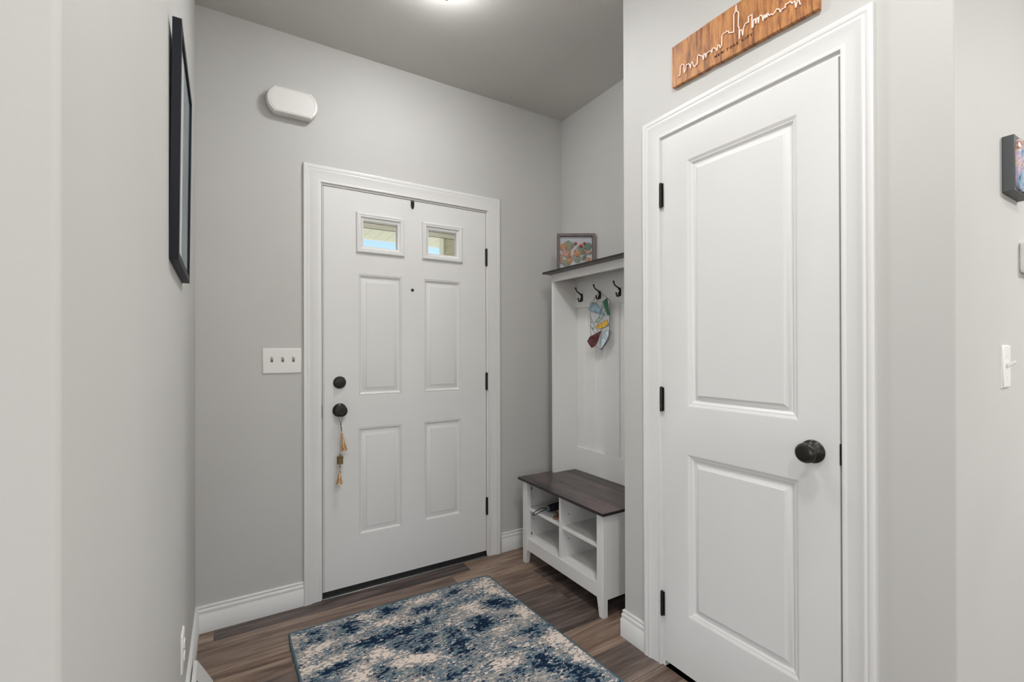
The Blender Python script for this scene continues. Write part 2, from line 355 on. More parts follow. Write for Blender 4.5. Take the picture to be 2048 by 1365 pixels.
M['soffit'] = mat('pale_green_soffit', srgb(206, 208, 190), .7)
M['extwhite'] = mat('exterior_white', srgb(236, 236, 230), .6)
M['greigebeam'] = mat('greige_beam', srgb(200, 196, 184), .7)
M['lawn'] = bumped(mat('lawn', srgb(128, 136, 100), .95), 8, .5, .05)
M['conc'] = mat('porch_concrete', srgb(214, 212, 200), .9)

# ------------------------------------------------------------------ dimensions
CEIL = 2.7665; XW = 1.589; XA = 2.026; YA = -.9985; YR = -2.065; YL = -1.878
D1 = dict(x0=.5235, x1=1.4467, z0=.0315, z1=2.0635)       # front door slab
D2 = dict(y0=-1.2174, y1=-1.8253, z0=.0269, z1=2.0589)    # closet door slab

# ------------------------------------------------------------------ room shell
def wallbox(name, boxes, mt='wall', bevel=0.0, seg=3):
    mb = MB()
    for b in boxes: mb.box(*b)
    return struct(finish(name, mb, M[mt], bevel=bevel, seg=seg, weld=False))
def grid_wall(name, mt, plane, thick, us, vs, holes, mp):
    """solid wall with rectangular openings; us/vs cover the whole wall"""
    mb = MB(); U_ = sorted(set(us+[h[0] for h in holes]+[h[1] for h in holes])); V_ = sorted(set(vs+[h[2] for h in holes]+[h[3] for h in holes]))
    inside = lambda a, b: any(h[0] <= a <= h[1] and h[2] <= b <= h[3] for h in holes)
    for i in range(len(U_)-1):
        for j in range(len(V_)-1):
            c = ((U_[i]+U_[i+1])/2, (V_[j]+V_[j+1])/2)
            if inside(*c): continue
            for d in (0, thick):
                q = [mp(U_[i], V_[j], d), mp(U_[i+1], V_[j], d), mp(U_[i+1], V_[j+1], d), mp(U_[i], V_[j+1], d)]
                mb.add(q, [(0,1,2,3)])
    for u0, u1, v0, v1 in holes+[(U_[0], U_[-1], V_[0], V_[-1])]:
        c = [(u0,v0),(u1,v0),(u1,v1),(u0,v1)]
        for k in range(4):
            a, b = c[k], c[(k+1) % 4]
            mb.add([mp(*a, 0), mp(*b, 0), mp(*b, thick), mp(*a, thick)], [(0,1,2,3)])
    return struct(finish(name, mb, M[mt]))
grid_wall('wall_front', 'wall', 0, .15, [-.12, 2.5], [0, CEIL], [(.505, 1.465, -.0, 2.082)], lambda u, v, d: (u, d, v))
wallbox('wall_alcove', [(XA, XA+.12, YA, 0, 0, CEIL)])
wallbox('wall_alcove_return', [(XW+.11, 2.6, YA-.11, YA, 0, CEIL)])
grid_wall('wall_closet', 'wall', 0, .11, [-YA, -YR-.11], [0, CEIL], [(1.198, 1.8430, 0, 2.080)], lambda u, v, d: (XW+d, -u, v))
wallbox('wall_closet_back', [(2.5, 2.6, YR+.11, YA-.11, 0, CEIL)])
def round_wall(name, corner, r, quad, rest):
    mb = MB(); P = [(corner[0]+quad[0]*r*(1-math.sin(a_*PI/12)), corner[1]+quad[1]*r*(1-math.cos(a_*PI/12))) for a_ in range(7)]
    mb.prism([(x, y, 0) for x, y in P+rest], (0, 0, CEIL)); return struct(finish(name, mb, M['wall'], smooth=20))
round_wall('wall_left', (0, YL), .007, (-1, 1), [(0, 0), (-.12, 0), (-.12, YL)])
round_wall('wall_right', (XW, YR), .004, (1, 1), [(XW, YR+.11), (4.6, YR+.11), (4.6, YR)])
wallbox('wall_living_front', [(-3.1, -.12, YL, YL+.11, 0, CEIL)])
grid_wall('wall_living_left', 'wall', 0, .1, [-7.1, YL+.11], [0, CEIL], [(-5.5, -3.3, .7, 2.3)], lambda u, v, d: (-3.1-d, u, v))
grid_wall('wall_living_right', 'wall', 0, .1, [-7.1, YR+.11], [0, CEIL], [(-5.7, -3.5, .7, 2.3)], lambda u, v, d: (4.6+d, u, v))
grid_wall('wall_back', 'wall', 0, .12, [-3.2, 4.7], [0, CEIL], [(-1.95, -.05, .7, 2.2), (1.15, 3.05, .7, 2.2)], lambda u, v, d: (u, -7-d, v))
for i, (x0, x1) in enumerate(((-1.95, -.05), (1.15, 3.05))):
    mb = MB().sweep([(x0, .7), (x1, .7), (x1, 2.2), (x0, 2.2)], [(-1,-1),(1,-1),(1,1),(-1,1)], [(-.03, -.05), (-.03, .015), (.06, .015), (.06, 0)], lambda a, b, t: (a, -7+t, b), closed=True)
    mb.box((x0+x1)/2-.02, (x0+x1)/2+.02, -7.04, -7.01, .7, 2.2)
    wf = struct(finish('window_%d' % (i+1), mb, M['trim']))
    finish('window_pane', MB().box(x0, x1, -7.032, -7.028, .7, 2.2), M['pane'], wf)
for i, (xx, sg_, ya_, yb_) in enumerate(((-3.1, 1, -5.5, -3.3), (4.6, -1, -5.7, -3.5))):  # unseen side windows, added so light reaches the foyer walls at an angle
    mb = MB().sweep([(ya_, .7), (yb_, .7), (yb_, 2.3), (ya_, 2.3)], [(-1,-1),(1,-1),(1,1),(-1,1)], [(-.03, -.05), (-.03, .015), (.06, .015), (.06, 0)], lambda a, b, t: (xx+sg_*t, a, b), closed=True)
    mb.box(xx-sg_*.04, xx-sg_*.01, (ya_+yb_)/2-.02, (ya_+yb_)/2+.02, .7, 2.3)
    wf = struct(finish('window_%d' % (i+3), mb, M['trim']))
    finish('window_pane', MB().box(xx-sg_*.032, xx-sg_*.028, ya_, yb_, .7, 2.3), M['pane'], wf)
mb = MB(); mb.box(-3.2, 4.7, -7.1, .15, CEIL, CEIL+.1); struct(finish('ceiling', mb, M['ceil']))

# floor: rows of planks along x
rows = []; PW = .1835
fx0, fx1 = -3.1, 4.6
mb = MB(); cols = []
special = {0: [(.068, 0), (1.288, .9)], 1: [(-.055, .62), (1.165, .95)], 2: [(-.88, .8), (.34, .62), (1.585, .05)],
           3: [(-.9, .1), (.35, .1), (1.57, 0)], 4: [(.0, .12), (1.22, .02)], 5: [(.4, .5), (1.3, .88)], 6: [(.9, .16)], 7: [(1.2, .6)]}
prevcol = {0: .75}
k = 0
y_top = -.107+PW
rws = []
while True:
    yt = y_top-k*PW; yb = yt-PW
    if yt < -7.05: break
    rws.append((k, yb, yt)); k += 1
rng = random.Random(3)
for k, yb, yt in rws:
    js = [x for x, c in special.get(k, [])]
    shade = {round(x, 3): c for x, c in special.get(k, [])}
    x0 = (js[0] if js else rng.uniform(0, 1.2)); s = x0
    while s > fx0: s -= 1.22
    xs = [s+1.22*i for i in range(0, 9)]
    xs = sorted(set([round(x, 3) for x in xs if not any(abs(x-j) < .6 for j in js)]+[round(j, 3) for j in js]))
    for i, a in enumerate(xs):
        b = xs[i+1] if i+1 < len(xs) else a+1.22
        a2, b2 = max(a, fx0), min(b, fx1)
        if b2-a2 < .01: continue
        c = shade.get(round(a, 3), rng.choice([0, .1, .55, .75, .95]))
        if k == 0 and a < .06 and b > 0: c = .85
        g = .0009; y0, y1 = yb+g/2, min(yt, .14)-g/2
        z1 = 0.0
        vs = [(a2+g/2, y0, z1), (b2-g/2, y0, z1), (b2-g/2, y1, z1), (a2+g/2, y1, z1)]
        vs += [(a2, yb, -.0012), (b2, yb, -.0012), (b2, min(yt, .14), -.0012), (a2, min(yt, .14), -.0012)]
        mb.add(vs, [(0,1,2,3), (0,4,5,1), (1,5,6,2), (2,6,7,3), (3,7,4,0)]); cols += [(c, rng.random())]*5
mb.add([(fx0, -7.1, -.05), (fx1, -7.1, -.05), (fx1, .14, -.05), (fx0, .14, -.05)], [(0,1,2,3)]); cols += [(0, 0)]
fl = struct(finish('floor', mb, M['floor'], recalc=False, weld=False, loc=(0, 0, 0)))
ca = fl.data.attributes.new('plank', 'FLOAT_COLOR', 'FACE')
for i, (a, b) in enumerate(cols): ca.data[i].color = (a, b, 0, 1)

# baseboards
BB = [(0, 0), (.0145, 0), (.0145, .076), (.0115, .079), (.0105, .082), (.0115, .088), (.0120, .094), (.0095, .099), (.0068, .1015), (.0078, .106), (.0088, .111), (.0070, .1145), (.003, .1155), (0, .1155)]
def baseboard(name, path, nrm):
    """path: 2D floor points, nrm: offset direction at each point"""
    mb = MB(); n = len(BB); vs = []; fs = []
    for (x, y), (nx, ny) in zip(path, nrm):
        for t, z in BB: vs.append((x+nx*t, y+ny*t, z))
    for i in range(len(path)-1):
        for k in range(n-1): fs.append((i*n+k, i*n+k+1, (i+1)*n+k+1, (i+1)*n+k))
    fs.append(tuple(range(n))); fs.append(tuple(range((len(path)-1)*n, len(path)*n))[::-1])
    mb.add(vs, fs); return struct(finish(name, mb, M['trim'], smooth=50))
baseboard('baseboard_left', [(.4364, 0), (0, 0), (0, YL), (-3.1, YL)], [(0, -1), (1, -1), (1, -1), (0, -1)])
baseboard('baseboard_front', [(1.5437, 0), (XA, 0), (XA, YA), (XW, YA), (XW, -1.123)], [(0, -1), (-1, -1), (-1, 1), (-1, 1), (-1, 0)])
baseboard('baseboard_right', [(XW, -1.9205), (XW, YR), (4.6, YR)], [(-1, 0), (-1, -1), (0, -1)])

# door casings, jambs and stops
CAS = [(0, 0), (0, .0075), (.0015, .0095), (.009, .0105), (.0125, .0085), (.0145, .0085), (.020, .0095), (.030, .0105), (.042, .0130), (.050, .0165), (.0545, .0180), (.0570, .0172), (.0585, .0160), (.0605, .0160), (.0625, .0178), (.066, .0190), (.0735, .0190), (.0775, .0175), (.079, .0150), (.079, 0)]
def casing(name, u0, u1, v1, w, mp, jd, js, v0=0):
    """js: how far the jamb stands in from the casing edge, (left, right, top)"""
    s = w/.079; pr = [(a*s, t) for a, t in CAS]
    mb = MB().sweep([(u0, v0), (u0, v1), (u1, v1), (u1, v0)], [(-1,0),(-1,1),(1,1),(1,0)], pr, mp)
    jl, jr, jt = js; A_, B_, C_ = u0+jl, u1-jr, v1-jt
    for p0, p1, r0, r1, d0, d1 in ((A_-.018, A_, v0, C_, 0, jd), (B_, B_+.018, v0, C_, 0, jd), (A_-.018, B_+.018, C_, C_+.018, 0, jd),
                                   (A_, A_+.012, v0, C_, .052, .09), (B_-.012, B_, v0, C_, .052, .09), (A_, B_, C_-.012, C_, .052, .09)):
        p = [mp(p0, r0, -d0), mp(p1, r0, -d0), mp(p1, r1, -d0), mp(p0, r1, -d0)]; q = [mp(p0, r0, -d1), mp(p1, r0, -d1), mp(p1, r1, -d1), mp(p0, r1, -d1)]
        mb.add(p+q, [(0,1,2,3),(4,7,6,5),(0,4,5,1),(1,5,6,2),(2,6,7,3),(3,7,4,0)])
    return struct(finish(name, mb, M['trim'], smooth=38))
mpF = lambda u, v, t: (u, -t, v)
mpC = lambda u, v, t: (XW-t, -u, v)
casing('trim_1', .5162, 1.4562, 2.0760, .081, mpF, .15, (.0043, .0065, .0095))
casing('trim_2', 1.2010, 1.8305, 2.0745, .082, mpC, .11, (.0134, .0022, .0125))

# ------------------------------------------------------------------ door slabs
def slab(u0, u1, v0, v1, thick, rects, prof, mp, holes=()):
    mb = MB(); allr = list(rects)+list(holes)
    U_ = sorted(set([u0, u1]+[r[0] for r in allr]+[r[1] for r in allr])); V_ = sorted(set([v0, v1]+[r[2] for r in allr]+[r[3] for r in allr]))
    for face in (0, 1):
        for i in range(len(U_)-1):
            for j in range(len(V_)-1):
                a, b = (U_[i]+U_[i+1])/2, (V_[j]+V_[j+1])/2
                rs = allr if face == 0 else holes
                if any(r[0] < a < r[1] and r[2] < b < r[3] for r in rs): continue
                d = 0 if face == 0 else -thick
                mb.add([mp(U_[i], V_[j], d), mp(U_[i+1], V_[j], d), mp(U_[i+1], V_[j+1], d), mp(U_[i], V_[j+1], d)], [(0,1,2,3)])
    for r in list(holes)+[(u0, u1, v0, v1)]:
        c = [(r[0], r[2]), (r[1], r[2]), (r[1], r[3]), (r[0], r[3])]
        for k in range(4):
            a, b = c[k], c[(k+1) % 4]; mb.add([mp(*a, 0), mp(*b, 0), mp(*b, -thick), mp(*a, -thick)], [(0,1,2,3)])
    for r in rects:
        mb.sweep([(r[0], r[2]), (r[1], r[2]), (r[1], r[3]), (r[0], r[3])], [(1,1),(-1,1),(-1,-1),(1,-1)], prof, mp, closed=True)
        k, t = prof[-1]
        mb.add([mp(r[0]+k, r[2]+k, t), mp(r[1]-k, r[2]+k, t), mp(r[1]-k, r[3]-k, t), mp(r[0]+k, r[3]-k, t)], [(0,1,2,3)])
    return mb
P1 = [(0, 0), (.0012, -.0030), (.0030, -.0032), (.0042, -.0006), (.0075, -.0006), (.0095, -.0060), (.013, -.0085), (.016, -.0105), (.0195, -.0105), (.0215, -.0098), (.040, -.0035), (.0415, -.0010), (.044, -.0006)]
P2 = [(0, 0), (.003, -.0014), (.010, -.0056), (.0115, -.0064), (.0140, -.0064), (.0150, -.0072), (.021, -.0125), (.024, -.0140), (.0265, -.0140), (.030, -.0130), (.0435, -.0048), (.0450, -.0036), (.046, -.0036)]
door1 = thing('door_1', ((D1['x0']+D1['x1'])/2, 0, 0), kind='structure')
lites = [(.7225, .9075, 1.7815, 1.9215), (1.0800, 1.2560, 1.7815, 1.9215)]
pans = [(.6985, .9285, 1.004, 1.637), (1.0560, 1.2805, 1.004, 1.637), (.6985, .9285, .279, .838), (1.0560, 1.2805, .281, .840)]
mpD1 = lambda u, v, t: (u, .0025-t, v)
sl = finish('door_panel', slab(D1['x0'], D1['x1'], D1['z0'], D1['z1'], .044, pans, P1, mpD1, [(l[0]-.014, l[1]+.014, l[2]-.014, l[3]+.014) for l in lites]), M['door'], door1, smooth=30)
# a faint line where the steel skin wraps the latch edge
finish('edge_strip', MB().box(.5290, .5302, .0012, .0030, .034, 2.062), M['grey'], door1)
LF = [(-.002, -.03), (-.002, .002), (.003, .0035), (.010, .0065), (.013, .0105), (.016, .0115), (.020, .0105), (.023, .0125), (.029, .0125), (.0335, .009), (.036, .0015), (.036, -.001)]
for l in lites:
    c = [(l[0], l[2]), (l[1], l[2]), (l[1], l[3]), (l[0], l[3])]; dd = [(-1,-1),(1,-1),(1,1),(-1,1)]
    fr = finish('window_frame', MB().sweep(c, dd, LF, mpD1, closed=True), M['door'], door1, smooth=30)
    finish('window_pane', MB().box(l[0]-.01, l[1]+.01, .022, .026, l[2]-.01, l[3]+.01), M['pane'], fr)
def hinge(name, parent, c, axis_out, along, h=.1):
    """knuckled barrel at c (3D centre), leaves lying back along +/- along"""
    mb = MB(); o = Vector(axis_out); a = Vector(along); c = Vector(c)
    for k in range(5):
        z0 = c.z-h/2+k*h/5; mb.lathe([(0, .0052), (.0004, .0058), (h/5-.0010, .0058), (h/5-.0006, .0052)], (c.x, c.y, z0), (0, 0, 1), 14)
    mb.lathe([(-.003, .003), (-.002, .0048), (0, .0048)], (c.x, c.y, c.z-h/2), (0, 0, 1), 12); mb.lathe([(0, .0048), (.002, .0048), (.003, .003)], (c.x, c.y, c.z+h/2), (0, 0, 1), 12)
    for s, wd in ((1, .0105), (-1, .0075)):
        p = c+o*(-.0045); q = p+a*s*wd; th = o*.0022
        v = [p-Vector((0,0,h/2)), q-Vector((0,0,h/2)), q+Vector((0,0,h/2)), p+Vector((0,0,h/2))]
        mb.prism(v, th)
    return finish(name, mb, M['bronze'], parent, smooth=40)
for z in (1.7976, 1.0508, .2999): hinge('hinge', door1, (1.4500, -.0035, z), (0, -1, 0), (1, 0, 0))
mb = MB().lathe([(0, .0305), (.004, .031), (.008, .0305), (.0105, .027), (.0125, .0255), (.0145, .0245), (.0150, .022)], (.6045, .0025, 1.0775), (0, -1, 0), 40)
db = finish('deadbolt', mb, M['bronze'], door1, smooth=40)
a = math.radians(33); ax = Vector((math.cos(a), 0, math.sin(a))); n_ = Vector((-math.sin(a), 0, math.cos(a))); c = Vector((.6045, -.012, 1.0775))
finish('thumb_turn', MB().prism([c-ax*.023-n_*.0045, c+ax*.023-n_*.0025, c+ax*.023+n_*.0025, c-ax*.023+n_*.0045], (0, -.013, 0)), M['bronze'], db, bevel=.002)
mb = MB().lathe([(0, .0335), (.003, .0345), (.007, .034), (.010, .031), (.0115, .029), (.013, .0275), (.016, .022), (.018, .0125), (.034, .0115), (.038, .016), (.040, .0225), (.0425, .0262), (.046, .0282), (.050, .0288), (.054, .0280), (.0565, .0262), (.0575, .0225), (.0590, .0215), (.0600, .0175), (.0592, .0105), (.0588, .0100)], (.6045, .0025, .9370), (0, -1, 0), 44)
kb = finish('door_knob', mb, M['bronze'], door1, smooth=30)
finish('turn_button', MB().lathe([(0, .0085), (.0035, .0085), (.0045, .0075), (.0046, .004), (.0030, .0035)], (.6045, -.0560, .9370), (0, -1, 0), 20), M['blackmetal'], kb, smooth=40)
finish('peephole', MB().lathe([(0, .0085), (.0015, .0085), (.0025, .0070), (.0026, .0050), (.0010, .0045)], (.9890, .0025, 1.5705), (0, -1, 0), 24), M['bronze'], door1, smooth=40)
finish('strike_plate', MB().box(.5198, .5222, -.0028, .020, .905, .965), M['blackmetal'], door1, bevel=.0005)
mb = MB().box(D1['x0']+.001, D1['x1']-.013, .0055, .040, .010, .0315).box(D1['x0']+.001, D1['x1']-.013, .0040, .0070, .012, .038)
finish('door_sweep', mb, M['black'], door1)
finish('weatherstrip', MB().box(.5212, .5233, .006, .03, .01, 2.062).box(1.4470, 1.4494, .006, .03, .01, 2.062).box(.5212, 1.4494, .006, .03, 2.064, 2.070), M['black'], door1)
th = struct(finish('trim_3', MB().box(.5215, 1.4500, .004, .17, 0, .010).box(.5215, 1.4500, -.001, .006, 0, .009), M['black'], bevel=.001))
tag(struct(finish('trim_4', MB().box(.5230, 1.4330, -.0095, -.0012, .0002, .0032), M['silver'], bevel=.0008)))

door2 = thing('door_2', (XW, (D2['y0']+D2['y1'])/2, 0), kind='structure')
XF = 1.5830
mpD2 = lambda u, v, t: (XF-t, -u, v)
pans2 = [(1.3225, 1.7165, 1.0275, 1.9490), (1.3225, 1.7165, .2440, .8500)]
finish('door_panel', slab(-D2['y0'], -D2['y1'], D2['z0'], D2['z1'], .035, pans2, P2, mpD2), M['door'], door2, smooth=30)
for z in (1.8467, 1.0463, .246): hinge('hinge', door2, (1.5760, -1.2085, z), (-1, 0, 0), (0, -1, 0), .092)
mb = MB().lathe([(0, .0325), (.002, .0338), (.0045, .0335), (.0065, .0305), (.0085, .0295), (.0105, .0275), (.014, .0215), (.020, .0140), (.026, .0125), (.031, .0150), (.036, .0235), (.039, .0272), (.042, .0285), (.0450, .0282), (.0465, .0262), (.0480, .0250), (.0520, .0235), (.0550, .0190), (.0568, .0120), (.0573, .0030)], (XF, -1.7560, .9430), (-1, 0, 0), 48)
finish('door_knob', mb, M['bronze'], door2, smooth=30)
finish('latch_plate', MB().box(1.5805, 1.6000, -1.8277, -1.8257, .917, .976), M['black'], door2)

# ------------------------------------------------------------------ things on the walls
# chime box
t = thing('door_chime_box', (.386, 0, 2.357), 'white plastic door chime box mounted high on the grey wall left of the front door', 'door chime')
def chime_outline(s=1.0, dz=0.0):
    cx, cz = .386, 2.4185; P = []
    hx, hz, bul = .088*s, .0605*s, .024*s
    for k in range(13):
        f = -1+2*k/12; P.append((cx+hx+bul*(1-f*f)**.8, cz+hz*f*.86))
    P += [(cx+hx-.006, cz+hz), (cx-hx+.006, cz+hz)]
    for k in range(13):
        f = 1-2*k/12; P.append((cx-hx-bul*(1-f*f)**.8, cz+hz*f*.86))
    P += [(cx-hx+.006, cz-hz), (cx+hx-.006, cz-hz)]
    return [(a, b+dz) for a, b in P]
mb = MB(); rings = [(.95, 0), (.985, -.012), (1.0, -.034), (.985, -.044), (.95, -.049), (.90, -.0505), (.885, -.0505), (.880, -.0490), (.866, -.0485), (.860, -.0510)]
vs = []; n = None
for s, y in rings:
    o = chime_outline(s); n = len(o); vs += [(a, y, b) for a, b in o]
fs = [(i*n+k, i*n+(k+1) % n, (i+1)*n+(k+1) % n, (i+1)*n+k) for i in range(len(rings)-1) for k in range(n)]
fs += [tuple(range(n)), tuple(range((len(rings)-1)*n, len(rings)*n))]
mb.add(vs, fs); finish('cover', mb, M['white'], t, smooth=30)

def plate(parent, mp, u0, u1, v0, v1, t=.006, mt='white'):
    pr = [(0, 0), (0, t*.45), (.0015, t*.8), (.004, t), (.006, t)]
    mb = MB().sweep([(u0, v0), (u1, v0), (u1, v1), (u0, v1)], [(1,1),(-1,1),(-1,-1),(1,-1)], pr, mp, closed=True)
    mb.add([mp(u0+.006, v0+.006, t), mp(u1-.006, v0+.006, t), mp(u1-.006, v1-.006, t), mp(u0+.006, v1-.006, t)], [(0,1,2,3)])
    mb.add([mp(u0, v0, 0), mp(u1, v0, 0), mp(u1, v1, 0), mp(u0, v1, 0)], [(0,1,2,3)])
    return finish('wall_plate', mb, M[mt], parent, smooth=40)
t = thing('light_switch', (.3435, 0, 1.13), 'white triple toggle light switch plate on the grey wall beside the front door casing', 'light switch')
plate(t, lambda u, v, h: (u, -h, v), .2595, .4270, 1.131, 1.250)
for x in (.2985, .3450, .3915):
    finish('switch_slot', MB().box(x-.0052, x+.0052, -.0068, -.005, 1.1850, 1.2100), M['grey'], t)
    finish('toggle', MB().prism([(x-.004, -.006, 1.196), (x-.004, -.006, 1.206), (x-.004, -.0165, 1.2145), (x-.004, -.0175, 1.2085)], (.008, 0, 0)), M['white'], t, bevel=.001)
    for z in (1.1605, 1.2205): finish('screw', MB().lathe([(0, .0032), (.0008, .003)], (x, -.006, z), (0, -1, 0), 14), M['white'], t)

# tall picture on the left wall, leaning away from it at the top
t = thing('picture_frame', (0, -.83, 1.46), 'tall navy black picture frame hanging on the left wall, seen edge on', 'picture')
def pic(y, z, d):       # y -1.0165..-.6466, z 0..1 up the frame, d = distance out from its back
    f = (y+1.0165)/.3699; zb = 1.4734*(1-f)+1.4570*f; zt = 2.0850*(1-f)+2.0400*f
    return (.0006+.0068*z+d, y, zb+(zt-zb)*z)
yn, yf = -1.0165, -.6466; FW = .020
c = [(yn, 0), (yf, 0), (yf, 1), (yn, 1)]; dz = FW/.60
pr = [(0, 0), (0, .0195), (1, .0195), (1, .0120)]
vs = [];
for (a, b), (da, db) in zip(c, [(1, 1), (-1, 1), (-1, -1), (1, -1)]):
    for u_, t_ in pr: vs.append(pic(a+u_*FW*da, b+u_*dz*db, t_))
fs = [(i*4+k, i*4+k+1, ((i+1) % 4)*4+k+1, ((i+1) % 4)*4+k) for i in range(4) for k in range(3)]
mb = MB().add(vs, fs); finish('frame', mb, M['frame_black'], t)
q = lambda y0, y1, z0, z1, d: [pic(y0, z0, d), pic(y1, z0, d), pic(y1, z1, d), pic(y0, z1, d)]
finish('mat_board', MB().add(q(yn+.002, yf-.002, .005, .995, .0138), [(0,1,2,3)]).add(q(yn+.002, yf-.002, .005, .995, .001), [(0,1,2,3)]), M['mat_board'], t)
m = mat('teal_grey_print', srgb(112, 132, 140), .6); tc = N(m, 'ShaderNodeTexCoord'); n = N(m, 'ShaderNodeTexNoise', i_Scale=6.0, i_Detail=4.0); L(m, tc.outputs['Object'], n.inputs['Vector'])
r = ramp(m, [(.35, srgb(84, 104, 114)), (.65, srgb(124, 142, 148))]); L(m, n.outputs['Fac'], r.inputs['Fac']); L(m, r.outputs[0], BS(m).inputs['Base Color'])
finish('print', MB().add(q(yn+.15, yf-.02, .03, .97, .0142), [(0,1,2,3)]), m, t)
finish('glass', MB().add(q(yn+.018, yf-.018, .03, .97, .0160), [(0,1,2,3)]), M['ar_glass'], t)

# outlet on the left wall
t = thing('wall_outlet', (0, -.665, .24), 'white duplex outlet plate low on the left wall above the baseboard', 'outlet')
mpL = lambda u, v, h: (h, u, v)
plate(t, mpL, -.7000, -.6300, .2400, .3570)
for z in (.279, .318):
    o = []
    for k in range(20):
        th = 2*PI*k/20; o.append((.0055, -.665+.0165*max(-.85, min(.85, math.cos(th)*1.1)), z+.0140*math.sin(th)))
    rc = finish('receptacle', MB().prism(o, (.0035, 0, 0)), M['white'], t, bevel=.0008)
    finish('socket_slot', MB().box(.0088, .0093, -.672, -.6705, z-.002, z+.006).box(.0088, .0093, -.6595, -.658, z-.002, z+.006), M['hole'], rc)

# sloped baseboard register
t = thing('baseboard_register', (.02, -.57, 0), 'white sloped metal heat register against the left baseboard on the floor', 'vent')
y0, y1 = -.80, -.385
prf = [(.0150, 0), (.0150, .1000), (.0270, .0960), (.0730, .0080), (.0760, 0)]
finish('cover', MB().prism([(a, y0, z) for a, z in prf], (0, y1-y0, 0)), M['trim'], t, bevel=.0015)
mb = MB()
for k in range(14):
    ya = y0+.03+k*.026
    if ya+.018 > y1-.085: break
    p = [Vector((.0305, ya, .0900)), Vector((.0305, ya+.007, .0900)), Vector((.0665, ya+.007, .0210)), Vector((.0665, ya, .0210))]
    nn = Vector((.088, 0, .046)).normalized()*.0012
    mb.prism([v_ for v_ in p], nn)
finish('louvre_slots', mb, M['hole'], t)

# right return wall: block art, thermostat, dimmer
mpR = lambda u, v, h: (u, YR-h, v)
t = thing('block_wall_art', (2.04, YR, 1.674), 'charcoal block with iridescent resin face hanging on the right wall', 'wall art')
finish('block', MB().box(1.9600, 2.1180, YR-.0245, YR, 1.6740, 1.8290), M['charcoal'], t, bevel=.002)
mb = MB(); P = []; rr = random.Random(5)
for k in range(48):
    th = 2*PI*k/48; cxx, szz = math.cos(th), math.sin(th); e = 6
    rad = 1/((abs(cxx)**e+abs(szz)**e)**(1/e)); j = 1+rr.uniform(-.018, .018)
    P.append((2.039+.0725*rad*cxx*j, 1.7515+.0710*rad*szz*j))
vs = [(a, YR-.0245, b) for a, b in P]+[(a, YR-.0300, b) for a, b in P]+[(2.039+(a-2.039)*.94, YR-.0330, 1.7515+(b-1.7515)*.94) for a, b in P]
fs = [(i*48+k, i*48+(k+1) % 48, (i+1)*48+(k+1) % 48, (i+1)*48+k) for i in range(2) for k in range(48)]+[tuple(range(96, 144))]
finish('resin_face', MB().add(vs, fs), M['resin'], t, smooth=50)
t = thing('thermostat', (2.19, YR, 1.46), 'white wall thermostat below the resin block art, cut by the right edge', 'thermostat')
b_ = finish('housing', MB().prism([(2.128, YR, 1.478), (2.128, YR, 1.556), (2.245, YR, 1.556), (2.245, YR, 1.470), (2.136, YR, 1.466)], (0, -.024, 0)), M['white'], t, bevel=.004)
finish('display', MB().box(2.150, 2.215, YR-.0250, YR-.0235, 1.500, 1.535), M['grey'], t)
t = thing('light_switch', (1.975, YR, 1.13), 'single white toggle light switch on the right wall below the resin block art', 'light switch')
plate(t, mpR, 1.9390, 2.0085, 1.1325, 1.2515, .006)
finish('toggle', MB().prism([(1.9695, YR-.006, 1.187), (1.9695, YR-.006, 1.201), (1.9695, YR-.0215, 1.2085), (1.9695, YR-.0225, 1.2025)], (.008, 0, 0)), M['white'], t, bevel=.001)
for z in (1.162, 1.222): finish('screw', MB().lathe([(0, .0032), (.0008, .003)], (1.9735, YR-.006, z), (0, -1, 0), 14), M['white'], t)

# flush ceiling light (its finial just reaches the top edge of the picture)
LX, LY = .8711, -.7441
t = thing('ceiling_light', (LX, LY, CEIL), 'flush dome ceiling light with dark finial over the entry', 'ceiling light')
finish('base_plate', MB().lathe([(0, .128), (-.006, .128), (-.008, .125)], (LX, LY, CEIL), (0, 0, 1), 48), M['bronze'], t, smooth=40)
pr = [(-.008-.068*(1-(r_/.122)**1.6), r_) for r_ in (.122, .115, .105, .09, .075, .06, .045, .03, .012, .001)]
finish('glass_bowl', MB().lathe(pr, (LX, LY, CEIL), (0, 0, 1), 48), M['lamp'], t, smooth=60)
finish('finial', MB().lathe([(-.074, .012), (-.080, .010), (-.084, .0045), (-.104, .0045), (-.108, .010), (-.114, .0075), (-.120, .009), (-.1268, .001)], (LX, LY, CEIL), (0, 0, 1), 20), M['bronze'], t, smooth=50)

